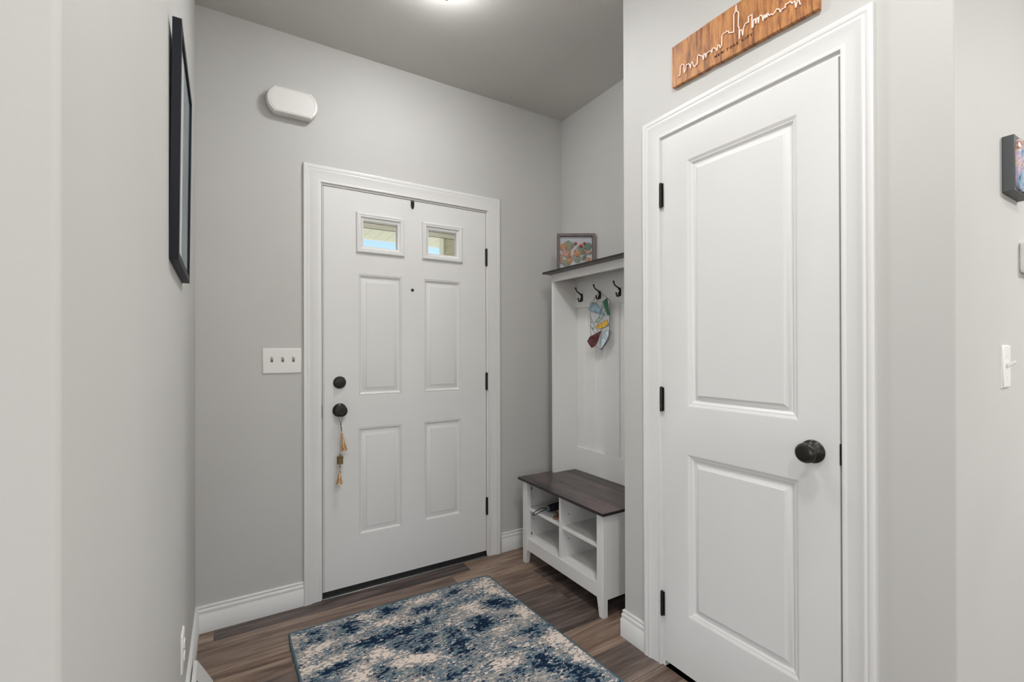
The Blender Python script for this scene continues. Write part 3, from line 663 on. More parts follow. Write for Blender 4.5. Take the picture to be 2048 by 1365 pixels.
# ------------------------------------------------------------------ sign over the closet door
XS = 1.5725
t = thing('wooden_sign', (XW, -1.525, 2.22), 'reclaimed orange brown wood plank sign with a pale city skyline outline above the closet door', 'wall sign')
rr = random.Random(11); yl_, yr_ = -1.2685, -1.7815
top = []; bot = []
for k in range(25):
    f = k/24; y = yl_+(yr_-yl_)*f
    top.append((y, 2.3935+.0035*math.sin(f*PI)+rr.uniform(-.0006, .0006)-.004*f))
    zb = 2.2385-.0190*f+rr.uniform(-.0005, .0005)+(.0045*math.exp(-((f-.32)/.018)**2))
    bot.append((y, zb))
poly = [(XS, y, z) for y, z in top]+[(XS, y, z) for y, z in reversed(bot)]
finish('board', MB().prism(poly, (XW-.001-XS, 0, 0)), M['signwood'], t, bevel=.0012, seg=1)
SKY = [(-1.2985, 2.2685), (-1.3073, 2.2674), (-1.3096, 2.2988), (-1.3174, 2.3038), (-1.3251, 2.2972), (-1.3265, 2.2680), (-1.3332, 2.2761), (-1.3351, 2.2905), (-1.3448, 2.2911), (-1.3507, 2.2828), (-1.3525, 2.2699), (-1.3546, 2.2840), (-1.3612, 2.2895), (-1.3670, 2.2711), (-1.3728, 2.2660), (-1.3749, 2.2695), (-1.3816, 2.2697), (-1.3837, 2.2975), (-1.3889, 2.2997), (-1.3946, 2.2928), (-1.4032, 2.2881), (-1.4073, 2.2722), (-1.4102, 2.2905), (-1.4158, 2.2893), (-1.4172, 2.2743), (-1.4200, 2.2875), (-1.4283, 2.2879), (-1.4366, 2.2882), (-1.4406, 2.2786), (-1.4434, 2.2917), (-1.4502, 2.2903), (-1.4555, 2.2837), (-1.4608, 2.2747), (-1.4636, 2.2900), (-1.4702, 2.2887), (-1.4728, 2.2776), (-1.4780, 2.2819), (-1.4795, 2.3145), (-1.4842, 2.3189), (-1.5027, 2.3186), (-1.5052, 2.3101), (-1.5228, 2.3020), (-1.5235, 2.3599), (-1.5293, 2.3657), (-1.5319, 2.3860), (-1.5335, 2.3665), (-1.5403, 2.3564), (-1.5389, 2.3122), (-1.5421, 2.3057), (-1.5419, 2.2688), (-1.5449, 2.2947), (-1.5510, 2.2934), (-1.5545, 2.2730), (-1.5575, 2.2964), (-1.5630, 2.3057), (-1.5713, 2.3052), (-1.5737, 2.3038), (-1.5745, 2.3215), (-1.5857, 2.3213), (-1.5862, 2.2781), (-1.5889, 2.2791), (-1.5911, 2.3019), (-1.5966, 2.3012), (-1.5986, 2.2853), (-1.6013, 2.2996), (-1.6054, 2.2997), (-1.6067, 2.2817), (-1.6094, 2.2986), (-1.6142, 2.3016), (-1.6188, 2.2974), (-1.6221, 2.2803), (-1.6254, 2.2952), (-1.6287, 2.2841), (-1.6320, 2.2938), (-1.6346, 2.2830), (-1.6372, 2.2931), (-1.6424, 2.2834), (-1.6475, 2.2841), (-1.6527, 2.2796), (-1.6590, 2.2820), (-1.6641, 2.2897), (-1.6716, 2.2850), (-1.6760, 2.2740), (-1.6791, 2.2790), (-1.6901, 2.2783), (-1.6908, 2.2873), (-1.6963, 2.2857), (-1.7047, 2.2865), (-1.7107, 2.2777), (-1.7178, 2.2799), (-1.7206, 2.2595), (-1.7260, 2.2777), (-1.7150, 2.3300), (-1.7331, 2.2601)]   # outline of the skyline on the board, (y, z)
pts = [Vector((XS-.0012, y, z)) for y, z in SKY]
mb = MB()
for i_, (a, b) in enumerate(zip(pts, pts[1:])):
    a, b = a-Vector((i_ % 9*3e-5, 0, 0)), b-Vector((i_ % 9*3e-5, 0, 0))
    d = (b-a).normalized(); nn = Vector((0, -d.z, d.y))*.00150; e = d*.0013
    mb.prism([a-e-nn, b+e-nn, b+e+nn, a-e+nn], (-.0028, 0, 0))
finish('skyline', mb, M['skyline'], t)
vs, fs = text_mesh('NEW YORK CITY', .0180, .0004)
x_ = [v.x for v in vs]; k = .1365/(max(x_)-min(x_)); off = (max(x_)+min(x_))/2
mb = MB().add([(XS-.0006-v.z, -1.5180-(v.x-off)*k, 2.2555-(v.x-off)*k*(-.006)+v.y*k*.95) for v in vs], fs)
finish('lettering', mb, M['burnt'], t, weld=False)

# ------------------------------------------------------------------ over door hook, bells
t = tag(finish('wreath_hanger', MB().prism([(.9795, 0, 2.060), (1.0000, 0, 2.060), (.9990, 0, 2.0315), (.9945, 0, 2.0200), (.9905, 0, 2.0175), (.9850, 0, 2.0200), (.9805, 0, 2.0315)], (0, -.002, 0)).box(.9795, 1.0000, -.002, .049, 2.0637, 2.0652), M['blackmetal'], bevel=.0006), 'black metal wreath hanger hooked over the top of the front door', 'door hook')
t = thing('hanging_bells', (.6045, -.03, .56), 'string of three small rustic metal bells hanging from the front door knob', 'bells')
bx, by = .6045, -.0300
mb = MB(); KN = Vector((bx, by, .8870))
loop = []
for k in range(21):
    th = math.radians(-60+300*k/20+0); loop.append((bx+.0135*math.cos(th+PI/2-math.radians(60)-0), by, .9375+.0135*math.sin(th)))
mb.tube([(bx, by, .848), (bx-.0005, by, .868), (bx+.0070, by, .9), (bx+.0128, by, .9330), (bx+.010, by, .946), (bx, by, .9508), (bx-.010, by, .946), (bx-.0128, by, .9330), (bx-.0080, by, .9), (bx+.0005, by, .868)], .0011, 6)
mb.ball((bx, by, .8685), .0035, 10)
finish('hanging_loop', mb, M['greystring'], t, smooth=60)
mb = MB().tube([(bx, by, .868), (bx+.001, by-.001, .842), (bx-.003, by-.002, .76), (bx-.005, by-.003, .7230)], .0010, 6).tube([(bx, by, .868), (bx+.003, by-.001, .850), (bx+.0045, by-.002, .8330)], .0016, 6)
finish('string', mb, M['string'], t, smooth=60)
def bell(name, top, bot, r, mt, parent=None):
    ax = (Vector(bot)-Vector(top)); h = ax.length
    if mt == 'copper': pr = [(0, .0010), (.004, .0030), (h*.5, r*.50), (h*.85, r*.88), (h*.95, r), (h, r*1.10), (h-.001, r*1.0), (h*.6, r*.55), (h*.3, .003)]
    else: pr = [(0, .003), (.001, r*.85), (.003, r*1.08), (.006, r*1.05), (h*.5, r*.98), (h, r*1.03), (h-.001, r*.9), (h*.3, r*.85)]
    return finish(name, MB().lathe(pr, top, ax, 22), M[mt], t, smooth=60)
bell('bell', (bx+.0050, by-.002, .8290), (bx+.0155, by-.004, .7370), .0145, 'copper')
bell('bell', (bx-.0050, by-.003, .7110), (bx-.0050, by-.003, .6720), .0145, 'brass')
bell('bell', (bx-.0065, by-.003, .6480), (bx-.0085, by-.003, .5740), .0150, 'copper')
def ring(c, r, wr): return [(c[0]+r*math.cos(2*PI*k/14), c[1], c[2]+r*math.sin(2*PI*k/14)) for k in range(14)]
finish('ring', MB().tube(ring((bx-.005, by-.003, .7165), .0048, 0), .0014, 6, closed=True), M['brass'], t, smooth=60)
finish('ring', MB().tube(ring((bx-.0065, by-.003, .6560), .0042, 0), .0013, 6, closed=True), M['brass'], t, smooth=60)
finish('clapper', MB().tube([(bx-.005, by-.003, .690), (bx-.0055, by-.003, .6580)], .0016, 6), M['brass'], t, smooth=60)

# ------------------------------------------------------------------ rug
t = thing('area_rug', (.85, -1.0, 0), 'distressed blue, grey and cream area rug with blue binding in front of the door', 'rug')
RX0, RX1, RY0, RY1 = .3460, 1.3300, -.2270, -1.7300
def rugp(a, b):   # a across 0..1, b from the door end 0..1
    y = RY0+(RY1-RY0)*b + (.004 if a > .5 else -.004)*abs(a-.5)*2
    xl = RX0+.027*(RY0-y); xr = RX1+.045*(RY0-y); return xl+(xr-xl)*a, y
NV = [(0.432, -0.283, 1), (0.451, -0.344, 0.8), (0.584, -0.296, 1), (0.580, -0.345, 1), (0.769, -0.299, 0.9), (0.895, -0.362, 1.1), (0.951, -0.352, 1), (1.105, -0.291, 1), (0.657, -0.471, 1.1), (0.700, -0.477, 1.1), (0.747, -0.469, 1.1), (0.789, -0.482, 1.1), (0.615, -0.472, 1), (0.888, -0.470, 1.1), (0.826, -0.574, 1.1), (0.805, -0.642, 1.1), (0.732, -0.563, 1), (0.952, -0.570, 1), (0.948, -0.617, 0.8), (1.220, -0.477, 1.2), (1.262, -0.487, 1.2), (1.258, -0.541, 1), (1.252, -0.629, 0.9), (1.110, -0.561, 1.2), (1.108, -0.614, 1.2), (1.064, -0.630, 1), (0.952, -0.679, 1.1), (0.947, -0.751, 1.1), (0.910, -0.702, 0.7), (1.267, -0.764, 1), (1.277, -0.803, 0.7), (0.502, -0.560, 1.1), (0.438, -0.567, 1.1), (0.632, -0.686, 1.1), (1.189, -0.962, 1.2), (1.200, -1.003, 1.2), (1.176, -0.930, 0.9), (1.264, -1.028, 1), (1.262, -1.073, 1), (0.863, -0.838, 1), (0.991, -0.874, 0.8), (1.075, -0.958, 0.8), (1.293, -1.123, 1), (0.764, -0.282, 0.7), (0.638, -0.280, 0.6)]   # navy patches of the rug (x, y, strength)
CR = [(0.422, -0.417, 1.2), (0.388, -0.446, 1.1), (0.389, -0.527, 1.2), (0.465, -0.528, 1.1), (0.637, -0.549, 1.2), (0.683, -0.588, 1.1), (0.703, -0.660, 1.2), (0.742, -0.664, 1.1), (0.793, -0.695, 1.1), (1.026, -0.882, 1.2), (1.070, -0.886, 1.1), (0.547, -0.666, 1.2), (0.541, -0.614, 1.1), (1.258, -0.310, 1.1), (1.294, -0.265, 1), (1.003, -0.268, 1.1), (0.933, -0.279, 1.1), (0.661, -0.285, 1.1), (0.717, -0.365, 1), (1.107, -0.458, 1.2), (1.128, -0.506, 1.2), (0.987, -0.513, 1.2), (1.300, -0.597, 1.2), (1.311, -0.652, 1.2), (1.337, -0.600, 1), (1.314, -0.847, 1), (1.324, -0.896, 1.2), (1.387, -1.070, 1.2), (1.392, -1.120, 1.1), (1.321, -1.020, 1.2), (0.401, -0.285, 1), (1.268, -0.369, 1.1), (1.309, -0.451, 1), (1.408, -1.008, 1.1), (0.451, -0.382, 0.8), (0.544, -0.513, 0.6), (1.312, -0.783, 0.7), (1.143, -0.688, 0.8)]   # cream patches
NV = [(Vector((a, b, 0)), s) for a, b, s in NV]; CR = [(Vector((a, b, 0)), s) for a, b, s in CR]
rr = random.Random(21)
for k in range(26):
    NV.append((Vector((rr.uniform(.4, 1.35), rr.uniform(-1.7, -.75), 0)), rr.uniform(.6, 1.2))) if k % 2 else CR.append((Vector((rr.uniform(.4, 1.35), rr.uniform(-1.7, -.75), 0)), rr.uniform(.6, 1.2)))
NA, NB = 110, 170; mb = MB(); vs = []; att = []
for j in range(NB+1):
    for i in range(NA+1):
        x, y = rugp(i/NA, j/NB); vs.append((x, y, .0085+.0006*noise.noise((x*60, y*60, 0))))
        n_ = sum(s*math.exp(-(((x-p.x)/.042)**2+((y-p.y)/.028)**2)) for p, s in NV)
        c_ = sum(s*math.exp(-(((x-p.x)/.044)**2+((y-p.y)/.028)**2)) for p, s in CR)
        n_ = min(n_, 1.3); c_ = min(c_, 1.3); att.append((n_-.6*c_+.0, c_-.6*n_))
fs = [(j*(NA+1)+i, j*(NA+1)+i+1, (j+1)*(NA+1)+i+1, (j+1)*(NA+1)+i) for j in range(NB) for i in range(NA)]
mb.add(vs, fs)
pl = finish('rug_pile', mb, M['rug'], t, recalc=False, weld=False, smooth=60)
ca = pl.data.attributes.new('pattern', 'FLOAT_COLOR', 'POINT')
for i, (a, b) in enumerate(att): ca.data[i].color = (max(0, a+.25), max(0, b+.25), 0, 1)
edge = [rugp(0, 0), rugp(1, 0), rugp(1, 1), rugp(0, 1)]; path = []
for k in range(4):
    a, b = Vector(edge[k]+(0,)), Vector(edge[(k+1) % 4]+(0,))
    for s in range(0, 20):
        p = a.lerp(b, max(s, .08)/20); path.append((p.x, p.y, .0052))
finish('binding', MB().tube(path, .0052, 8, closed=True), M['binding'], t, smooth=60)
finish('backing', MB().prism([(x, y, .0002) for x, y in edge], (0, 0, .0078)), M['binding'], t)

# ------------------------------------------------------------------ hall tree
YT0, YT1 = -.1765, -.8560       # left (far) and right (near) ends
t = HT = thing('hall_tree', (1.80, -.516, 0), 'white hall tree with dark wood bench top, coat hooks and shoe cubbies in the alcove', 'hall tree')
XB = 1.5935
def board(name, *b):
    o = finish(name, MB().box(*b), [M['darkwood'], M['darkedge']], t, bevel=.0012)
    for p in o.data.polygons:
        if abs(p.normal.z) < .5: p.material_index = 1
    return o
board('bench_top', 1.5750, 1.9760, -.1510, -.8755, .4785, .4925)
def leg(y_out, y_in, front=True, x0=XB):
    x1 = x0+.0285; zt = .082
    s = 1 if y_in < y_out else -1
    yb = y_out-s*abs(y_out-y_in)*.62
    mb = MB()
    mb.box(x0, x1, y_out, y_in, zt, .4785)
    vs = [(x0, y_out, 0), (x1, y_out, 0), (x1, yb, 0), (x0, yb, 0), (x0, y_out, zt), (x1, y_out, zt), (x1, y_in, zt), (x0, y_in, zt)]
    mb.add(vs, [(0,1,2,3), (0,4,5,1), (1,5,6,2), (2,6,7,3), (3,7,4,0)])
    return mb
for yo, yi in ((YT0, YT0-.0440), (YT1, YT1+.0440)):
    finish('leg', leg(yo, yi), M['furn'], t, bevel=.0012, seg=1)
    finish('leg', leg(yo, yi, x0=1.9780), M['furn'], t, bevel=.0012, seg=1)
finish('side_panel', MB().box(XB+.0285, 1.9780, YT0-.0015, YT0-.0195, .080, .4785), M['furn'], t)
finish('side_panel', MB().box(XB+.0285, 1.9780, YT1+.0195, YT1+.0015, .080, .4785), M['furn'], t)
finish('bottom_rail', MB().box(XB+.003, XB+.020, YT0-.044, YT1+.044, .0820, .1490), M['furn'], t, bevel=.001)
finish('back_rail', MB().box(1.983, 2.000, YT0-.044, YT1+.044, .0820, .4700), M['furn'], t)
finish('bottom_board', MB().box(XB+.020, 1.9780, YT0-.0195, YT1+.0195, .1330, .1490), M['furn'], t)
finish('divider', MB().box(1.6050, 1.9780, -.5080, -.5240, .1490, .4785), M['furn'], t, bevel=.001)
finish('back_panel', MB().box(1.9780, 1.9830, YT0-.0195, YT1+.0195, .1330, .4785), M['furn'], t)
finish('shelf', MB().box(1.6130, 1.9780, YT0-.0200, -.5080, .3050, .3200), M['furn'], t, bevel=.001)
finish('shelf', MB().box(1.6130, 1.9780, -.5240, YT1+.0200, .3020, .3170), M['furn'], t, bevel=.001)
for x, z in ((1.6553, .3690), (1.6553, .2410)):
    finish('shelf_pin_hole', MB().lathe([(0, .0026), (.0006, .0026)], (x, YT0-.0195, z), (0, -1, 0), 12), M['hole'], t)
    finish('shelf_pin_hole', MB().lathe([(0, .0026), (.0006, .0026)], (x+.002, -.5240, z+.003), (0, -1, 0), 12), M['hole'], t)
for z in (.4253, .1337+.028): finish('cam_cover', MB().lathe([(0, .0075), (.0010, .0075), (.0014, .0065)], (1.6400, YT0-.0195, z), (0, -1, 0), 16), M['grey'], t, smooth=40)
# upper part
XU = 1.8070; XK = 1.9750
finish('upper_side_panel', MB().box(XU, 2.0080, YT0, YT0-.0175, .4925, 1.6985), M['furn'], t, bevel=.001)
finish('upper_side_panel', MB().box(XU, 2.0080, YT1+.0175, YT1, .4925, 1.6985), M['furn'], t, bevel=.001)
finish('fascia', MB().box(XU+.0005, XU+.0165, YT0-.0175, YT1+.0175, 1.6520, 1.6985), M['furn'], t, bevel=.001)
yi0, yi1 = YT0-.0175, YT1+.0175
finish('hook_rail', MB().box(XK, XK+.014, yi0, yi1, 1.4985, 1.6985), M['furn'], t, bevel=.001)
finish('lower_rail', MB().box(XK, XK+.014, yi0, yi1, .4925, .6370), M['furn'], t, bevel=.001)
finish('centre_stile', MB().box(XK, XK+.014, -.4560, -.5740, .6370, 1.4985), M['furn'], t, bevel=.001)
mb = MB(); xp = XK+.0125; edges = [yi0, -.2790, -.3700, -.4650, -.5560, -.6480, -.7400, yi1]
for a, b in zip(edges, edges[1:]):
    g = .0030; mb.add([(xp, a-g, .637), (xp, b+g, .637), (xp, b+g, 1.4985), (xp, a-g, 1.4985), (xp+.0040, a, .637), (xp+.0040, b, .637), (xp+.0040, b, 1.4985), (xp+.0040, a, 1.4985)], [(0,1,2,3), (0,3,7,4), (1,5,6,2)])
mb.box(xp+.0042, xp+.012, yi0, yi1, .60, 1.66)
finish('beadboard', mb, M['furn'], t, recalc=False)
board('top_shelf', 1.7570, 2.0080, -.1500, -.8810, 1.6985, 1.7110)
for y, x, z in ((YT0-.0175, 1.872, .5250), (YT0-.0175, 1.958, .5210)):
    finish('screw_cover', MB().lathe([(0, .0060), (.0012, .0058), (.0020, .0040)], (x, y, z), (0, -1, 0), 14), M['white'], t, smooth=50)
def hook(y):
    yo = y; mb = MB()
    z0 = 1.559
    pr = [(XK-.0005, z0-.0240), (XK-.0005, z0+.0240)]
    o = []
    for k in range(20):
        th = 2*PI*k/20; o.append((XK, yo+.0060*math.cos(th), z0+.0245*math.sin(th)))
    mb.prism(o, (-.0045, 0, 0))
    up_ = [(XK-.002, z0+.004), (XK-.006, z0+.012), (XK-.014, z0+.0205), (XK-.026, z0+.0265), (XK-.038, z0+.0320), (XK-.047, z0+.0405), (XK-.051, z0+.0500)]
    mb.tube([(a, yo, b) for a, b in up_], [.0066, .0060, .0050, .0042, .0038, .0036, .0035], 8)
    mb.ball((XK-.0515, yo, z0+.0530), .0058, 12)
    dn = [(XK-.003, z0-.002), (XK-.008, z0-.010), (XK-.012, z0-.0200), (XK-.018, z0-.0250), (XK-.025, z0-.0245), (XK-.030, z0-.0190), (XK-.032, z0-.0110)]
    mb.tube([(a, yo, b) for a, b in dn], [.0078, .0078, .0064, .0050, .0042, .0037, .0035], 8)
    mb.ball((XK-.0323, yo, z0-.0085), .0052, 12)
    return finish('coat_hook', mb, M['blackmetal'], HT, smooth=60, weld=False)
for y in (-.2640, -.4255, -.5875, -.7490): hook(y)

# things on the bench shelf
t = thing('compact_umbrella', (1.66, -.30, .32), 'folded navy compact umbrella with wrist loop on the upper left cubby shelf', 'umbrella')
A = Vector((1.6600, -.3300, .3425)); B = Vector((1.8400, -.3750, .3640)); dr = (B-A).normalized()
finish('handle', MB().lathe([(-.004, .0150), (-.003, .0172), (.002, .0182), (.006, .0186)], A, dr, 20), M['navyplastic'], t, smooth=40)
finish('canopy', MB().lathe([(0, .0184), (.02, .0205), (.06, .0222), (.12, .0240), (.19, .0245), (.21, .0200)], A+dr*.006, dr, 20), M['navy'], t, smooth=50)
cp = [A-dr*.003, Vector((1.640, -.325, .3480)), Vector((1.612, -.319, .3450)), Vector((1.586, -.3155, .3330)), Vector((1.5710, -.3165, .3240)), Vector((1.5660, -.3230, .3215)), Vector((1.5720, -.3300, .3235)), Vector((1.590, -.3350, .3300)), Vector((1.618, -.3370, .3370)), Vector((1.642, -.3345, .3410)), A-dr*.003]
lp = []
for k in range(len(cp)-1):
    p0, p1, p2, p3 = cp[max(k-1, 0)], cp[k], cp[k+1], cp[min(k+2, len(cp)-1)]
    for q in range(5):
        f = q/5; lp.append(.5*((2*p1)+(p2-p0)*f+(2*p0-5*p1+4*p2-p3)*f*f+(3*p1-p0-3*p2+p3)*f**3))
lp.append(cp[-1])
finish('wrist_loop', MB().tube(lp, .0023, 6), M['navy'], t, smooth=60)
t = tag(finish('glasses_case', MB().lathe([(0, .004), (.006, .016), (.025, .022), (.06, .022), (.085, .016), (.095, .004)], (1.8300, -.2260, .3450), (.10, -1, 0), 20), M['navyplastic'], smooth=60), 'grey blue rounded case behind the umbrella on the upper left cubby shelf', 'case')
def sandal(c, ang, label):
    ca_, sa_ = math.cos(ang), math.sin(ang)
    tr = lambda u, v, z: (c[0]+u*ca_-v*sa_, c[1]+u*sa_+v*ca_, .3202+z)
    t = thing('sandal', (c[0], c[1], .3202), label, 'sandal')
    out = []
    for k in range(36):
        th = 2*PI*k/36; u = .118*math.cos(th); w_ = .036+.010*math.cos(th)-.006*math.cos(2*th); out.append((u, w_*math.sin(th)))
    finish('sole', MB().prism([tr(u, v, 0) for u, v in out], (0, 0, .011)), M['leather'], t, bevel=.003)
    for i, (u0, h) in enumerate(((.070, .030), (.035, .040), (-.060, .050))):
        pts = []
        for k in range(13):
            th = PI*k/12; pts.append(tr(u0+.01*math.sin(th), .036*math.cos(th), .010+h*math.sin(th)))
        finish('strap', MB().tube(pts, .0048, 8, flat=.4), M['leather2' if i % 2 else 'leather'], t, smooth=60)
    pts = [tr(.070-.012*k, 0, .040+.0012*k) for k in range(5)]
    finish('strap', MB().tube(pts, .004, 8), M['leather2'], t, smooth=60)
    return t
sandal((1.7450, -.4340, 0), math.radians(178), 'tan strappy sandal beside the navy umbrella on the upper left cubby shelf')

# picture on the top shelf (faces the camera side, right edge touching the alcove wall)
ztop = 1.7112
fr_dir = Vector((math.cos(math.radians(-31.5)), math.sin(math.radians(-31.5)), 0)); fn = Vector((fr_dir.y, -fr_dir.x, 0))   # fn points to the viewer
if fn.y > 0: fn = -fn
OR = Vector((1.8140, -.2240, ztop)); W_, H_ = .2290, .2290
t = thing('framed_pressed_flowers', tuple(OR+fr_dir*W_/2), 'square frame of dried flowers, orange slices and leaves on the hall tree top shelf', 'picture')
def fp(a, b, d): return OR+fr_dir*a+Vector((0, 0, b))+fn*d
c = [(0, 0), (W_, 0), (W_, H_), (0, H_)]
finish('frame', MB().sweep(c, [(1,1),(-1,1),(-1,-1),(1,-1)], [(0, -.022), (0, .006), (.0008, .007), (.0155, .007), (.0165, .006), (.0165, -.018)], lambda a, b, d: fp(a, b, d), closed=True), M['framewood'], t)
q_ = [fp(.002, .002, -.018), fp(W_-.002, .002, -.018), fp(W_-.002, H_-.002, -.018), fp(.002, H_-.002, -.018)]
finish('backing', MB().prism(q_, -fn*.003), M['backing'], t)
def disc(name, a, b, r, mt, d=-.014, squash=1.0, rot=0, th=.003, seg=24, wob=.06, sd=1):
    q = random.Random(sd); P = []
    for k in range(seg):
        an = 2*PI*k/seg; rad = r*(1+q.uniform(-wob, wob)); ua, ub = rad*math.cos(an), rad*squash*math.sin(an)
        P.append(fp(a+ua*math.cos(rot)-ub*math.sin(rot), b+ua*math.sin(rot)+ub*math.cos(rot), d))
    cc = fp(a, b, d+th); n = len(P); vs = P+[cc]; return finish(name, MB().add(vs, [(k, (k+1) % n, n) for k in range(n)]+[tuple(range(n))[::-1]]), M[mt], t, smooth=70)
def zf(a, b):   # from picture pixels (zoom of the frame) to frame coordinates
    return ((a-150)/1155*W_, (1-(b-165)/1165)*H_*1.0)
items = [('leaf', 500, 520, .029, 'leaf', 1.05), ('leaf', 1090, 560, .027, 'leaf2', .9), ('leaf', 870, 600, .022, 'leaf', .9), ('leaf', 770, 930, .026, 'leaf', .9), ('leaf', 430, 1060, .027, 'leaf', .8),
         ('leaf', 940, 720, .016, 'leaf2', .8), ('leaf', 980, 900, .018, 'leaf2', .7), ('leaf', 1150, 730, .014, 'leaf', .8), ('leaf', 500, 860, .015, 'leaf2', .8), ('leaf', 640, 480, .010, 'leaf', 1.2), ('leaf', 1000, 830, .014, 'leaf2', .6)]
for i, (nm, a, b, r_, mt, sq) in enumerate(items):
    u_, v_ = zf(a, b); disc('dried_leaf', u_, v_, r_, mt, -.0155+.0006*i, sq, i*.7, .0015, sd=i)
items = [(345, 560, .0215, 'orange'), (770, 770, .0200, 'orange'), (530, 990, .0180, 'orange'), (1100, 960, .0160, 'orange'), (520, 755, .0130, 'orange'), (370, 710, .0120, 'pinkf'), (430, 810, .0130, 'pinkf'), (280, 860, .0110, 'pinkf'), (610, 920, .0090, 'pinkf'), (1085, 730, .0120, 'pinkf'), (270, 970, .0100, 'pinkf'), (330, 640, .008, 'pinkf'), (300, 1040, .0080, 'pinkf'), (640, 540, .006, 'pinkf'), (1010, 690, .0085, 'orange'), (1160, 700, .0070, 'pinkf'), (620, 850, .0075, 'pinkf'), (470, 880, .0080, 'orange'), (250, 800, .0080, 'pinkf'), (350, 790, .0075, 'pinkf'), (690, 690, .0060, 'orange'), (905, 760, .0050, 'pinkf')]
for i, (a, b, r_, mt) in enumerate(items):
    u_, v_ = zf(a, b); disc('dried_flower', u_, v_, r_, mt, -.0095+.0003*i, .92, i, .004, 18, .10, sd=i+50)
for a, b, r_ in ((720, 460, .0085), (880, 530, .0110), (985, 460, .0080)):
    u_, v_ = zf(a, b); finish('rosehip', MB().ball(tuple(fp(u_, v_, -.006)), r_, 14), M['berry'], t, smooth=80)
mb = MB()
for a, b in ((575, 480), (350, 955), (480, 1080), (360, 1070), (720, 690), (680, 950), (800, 960), (620, 600), (830, 690), (455, 700)):
    u_, v_ = zf(a, b); finish('white_bud', MB().ball(tuple(fp(u_, v_, -.007)), .0028, 8), M['mat_board'], t, smooth=80)
for pts_ in (((560, 690), (620, 590), (660, 520)), ((640, 830), (700, 660), (780, 560)), ((480, 720), (560, 640), (600, 540)), ((900, 820), (880, 900), (860, 1000))):
    finish('stem', MB().tube([fp(*zf(a, b), -.010) for a, b in pts_], .0012, 5), M['pinkf'], t)
finish('glass', MB().prism([fp(.016, .016, .000), fp(W_-.016, .016, .000), fp(W_-.016, H_-.016, .000), fp(.016, H_-.016, .000)], fn*.0015), M['pane'], t)

# stained glass suncatcher on the second hook
t = thing('stained_glass_suncatcher', (1.93, -.46, 1.25), 'stained glass suncatcher of blue, green, yellow and red pieces hanging from the second coat hook', 'suncatcher')
XG = 1.9380
def zg(y, z, x=XG): return Vector((x, y, z))
def came(pl, r=.0014, x=XG, closed=True): return MB().tube([zg(a, b, x) for a, b in pl], r, 6, closed=closed)
def glass(name, pl, mt, x=XG, fr=True):
    g = finish(name, MB().prism([zg(a, b, x+.001) for a, b in pl], (-.002, 0, 0)), M[mt], t)
    if fr: finish('came', came(pl, x=x), M['lead'], g)
    return g
glass('clear_panel', [(-0.3793, 1.5143), (-0.5408, 1.5166), (-0.5414, 1.3449), (-0.5376, 1.3074), (-0.4731, 1.2387), (-0.3860, 1.2886)], 'sg_clear')
glass('blue_piece', [(-0.3610, 1.4743), (-0.3998, 1.5108), (-0.4375, 1.5075), (-0.5099, 1.4302), (-0.3817, 1.4693)], 'sg_blue', XG-.004)
glass('green_piece', [(-0.5236, 1.5303), (-0.4888, 1.5104), (-0.5279, 1.4324), (-0.5428, 1.4331)], 'sg_green', XG-.004)
glass('yellow_piece', [(-0.4269, 1.3727), (-0.4811, 1.3937), (-0.5277, 1.4061), (-0.5379, 1.3778), (-0.4809, 1.3604), (-0.4663, 1.3576)], 'sg_yellow', XG-.005)
glass('red_piece', [(-0.3591, 1.2883), (-0.3810, 1.3145), (-0.4784, 1.3471), (-0.4414, 1.2776), (-0.4204, 1.2574), (-0.3960, 1.2507)], 'sg_red', XG-.006)
glass('pale_blue_piece', [(-0.4716, 1.2404), (-0.4880, 1.3285), (-0.5261, 1.3494), (-0.5401, 1.3450), (-0.5352, 1.3091), (-0.5092, 1.2767)], 'sg_ice', XG-.004)
for pl in ([(-0.4912, 1.5029), (-0.4765, 1.4574), (-0.4569, 1.4218), (-0.4159, 1.3902)], [(-0.5101, 1.4616), (-0.4908, 1.4231), (-0.4567, 1.3950), (-0.4468, 1.3752)], [(-0.3867, 1.4363), (-0.4169, 1.3800), (-0.4368, 1.3622), (-0.4540, 1.3430)], [(-0.3839, 1.3849), (-0.4067, 1.3531), (-0.4267, 1.3337)], [(-0.4811, 1.3937), (-0.4809, 1.3471), (-0.4659, 1.2572)], [(-0.5282, 1.3027), (-0.5468, 1.2958), (-0.4731, 1.2387)]):
    finish('wire', came(pl, .0011, XG-.006, False), M['lead'], t)
for a, b in ((-0.4935, 1.4778), (-0.4642, 1.4231), (-0.4444, 1.4006), (-0.3942, 1.4016), (-0.4118, 1.3632)):
    c_ = zg(a, b, XG-.006); finish('glass_bead', MB().lathe([(0, .0045), (.001, .0066), (.003, .0066), (.004, .0045)], c_, (-1, 0, 0), 16), M['bead'], t, smooth=60)
yh = -.4255; hk = Vector((XK-.018, yh, 1.559-.0200))
hk = Vector((XK-.012, yh-.004, 1.5740))
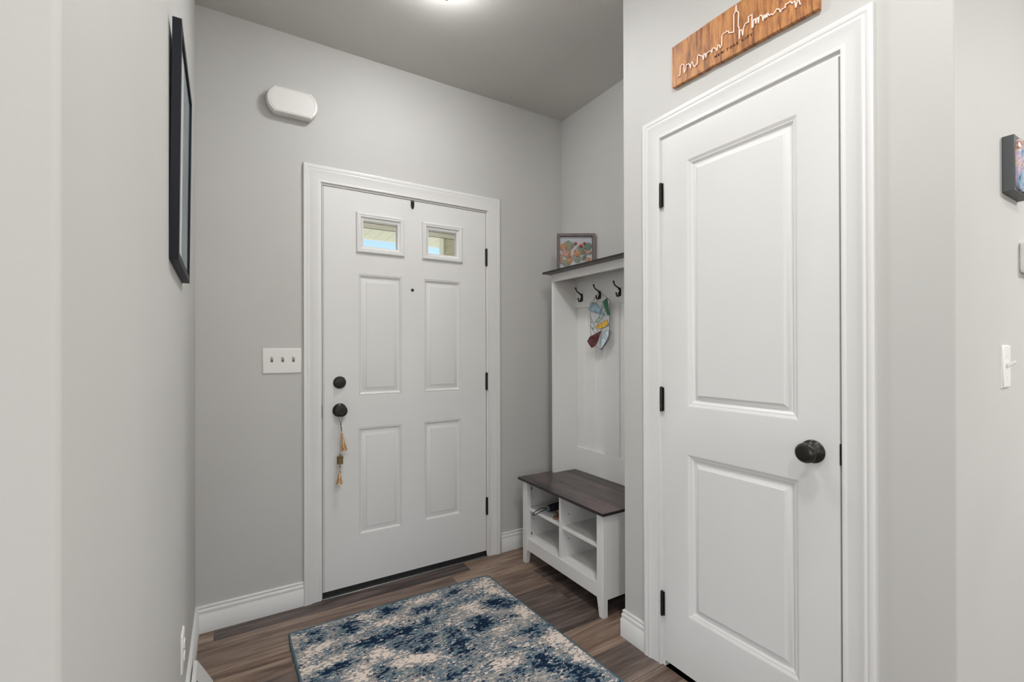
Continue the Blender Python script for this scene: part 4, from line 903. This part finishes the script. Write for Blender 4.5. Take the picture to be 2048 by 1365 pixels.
for a, b in ((-0.3844, 1.5139), (-0.5339, 1.5238)):
    e = zg(a, b); mb = MB(); n = 16
    for k in range(n):
        p = hk.lerp(e, (k+.5)/n); d_ = (e-hk).normalized(); s_ = (e-hk).length/n*.62
        o_ = Vector((1, 0, 0)) if k % 2 else d_.cross(Vector((1, 0, 0))).normalized()
        mb.tube([p+d_*s_*math.cos(th)+o_*.0020*math.sin(th) for th in [2*PI*q/8 for q in range(8)]], .00055, 4, closed=True)
    finish('chain', mb, M['lead'], t, weld=False)

# ------------------------------------------------------------------ outside, seen through the door lites
t = thing('porch', (1.2, 2.5, 0), 'cream porch roof, siding and corner post outside the door lites', 'porch')
mb = MB(); y0, y1, zz = 1.70, 3.72, 2.70
xs_ = -2.0
while xs_ < 4.4:
    mb.box(xs_, xs_+.146, y0, y1, zz, zz+.02); mb.box(xs_+.146, xs_+.150, y0, y1, zz+.006, zz+.02)
    xs_ += .15
finish('soffit', mb, M['soffit'], t, weld=False)
finish('porch_ceiling', MB().box(-2, 2.52, .16, 1.55, 2.72, 2.76), M['extwhite'], t)
finish('beam', MB().box(-2, 2.52, 1.55, 1.70, 2.325, 2.76), M['greigebeam'], t)
finish('fascia', MB().box(-2, 4.4, 3.72, 3.74, 2.70, 2.85), M['extwhite'], t)
finish('beam_shadow_line', MB().box(-2, 2.36, 1.70, 1.72, 2.325, 2.345), M['hole'], t)  # dark strip standing in for the shadow line under the beam
mb = MB(); z_ = .1
while z_ < 2.7:
    mb.prism([(2.38, .16, z_), (2.396, .16, z_+.10), (2.50, .16, z_+.10), (2.50, .16, z_)], (0, 2.72, 0)); z_ += .10
finish('siding', mb, M['siding'], t, weld=False)
finish('corner_post', MB().box(2.365, 2.50, 2.80, 2.93, .0, 2.70), M['extwhite'], t)
finish('porch_floor', MB().box(-2, 2.5, .16, 2.2, -.15, -.02), M['conc'], t)
struct(finish('ground', MB().box(-40, 40, .16, 60, -.35, -.2), M['lawn']))
finish('bounce_slab', MB().box(-3, 9, 2.2, 16, -.2, -.15), M['conc'], t)  # unseen pale slab added to bounce sunlight up onto the soffit
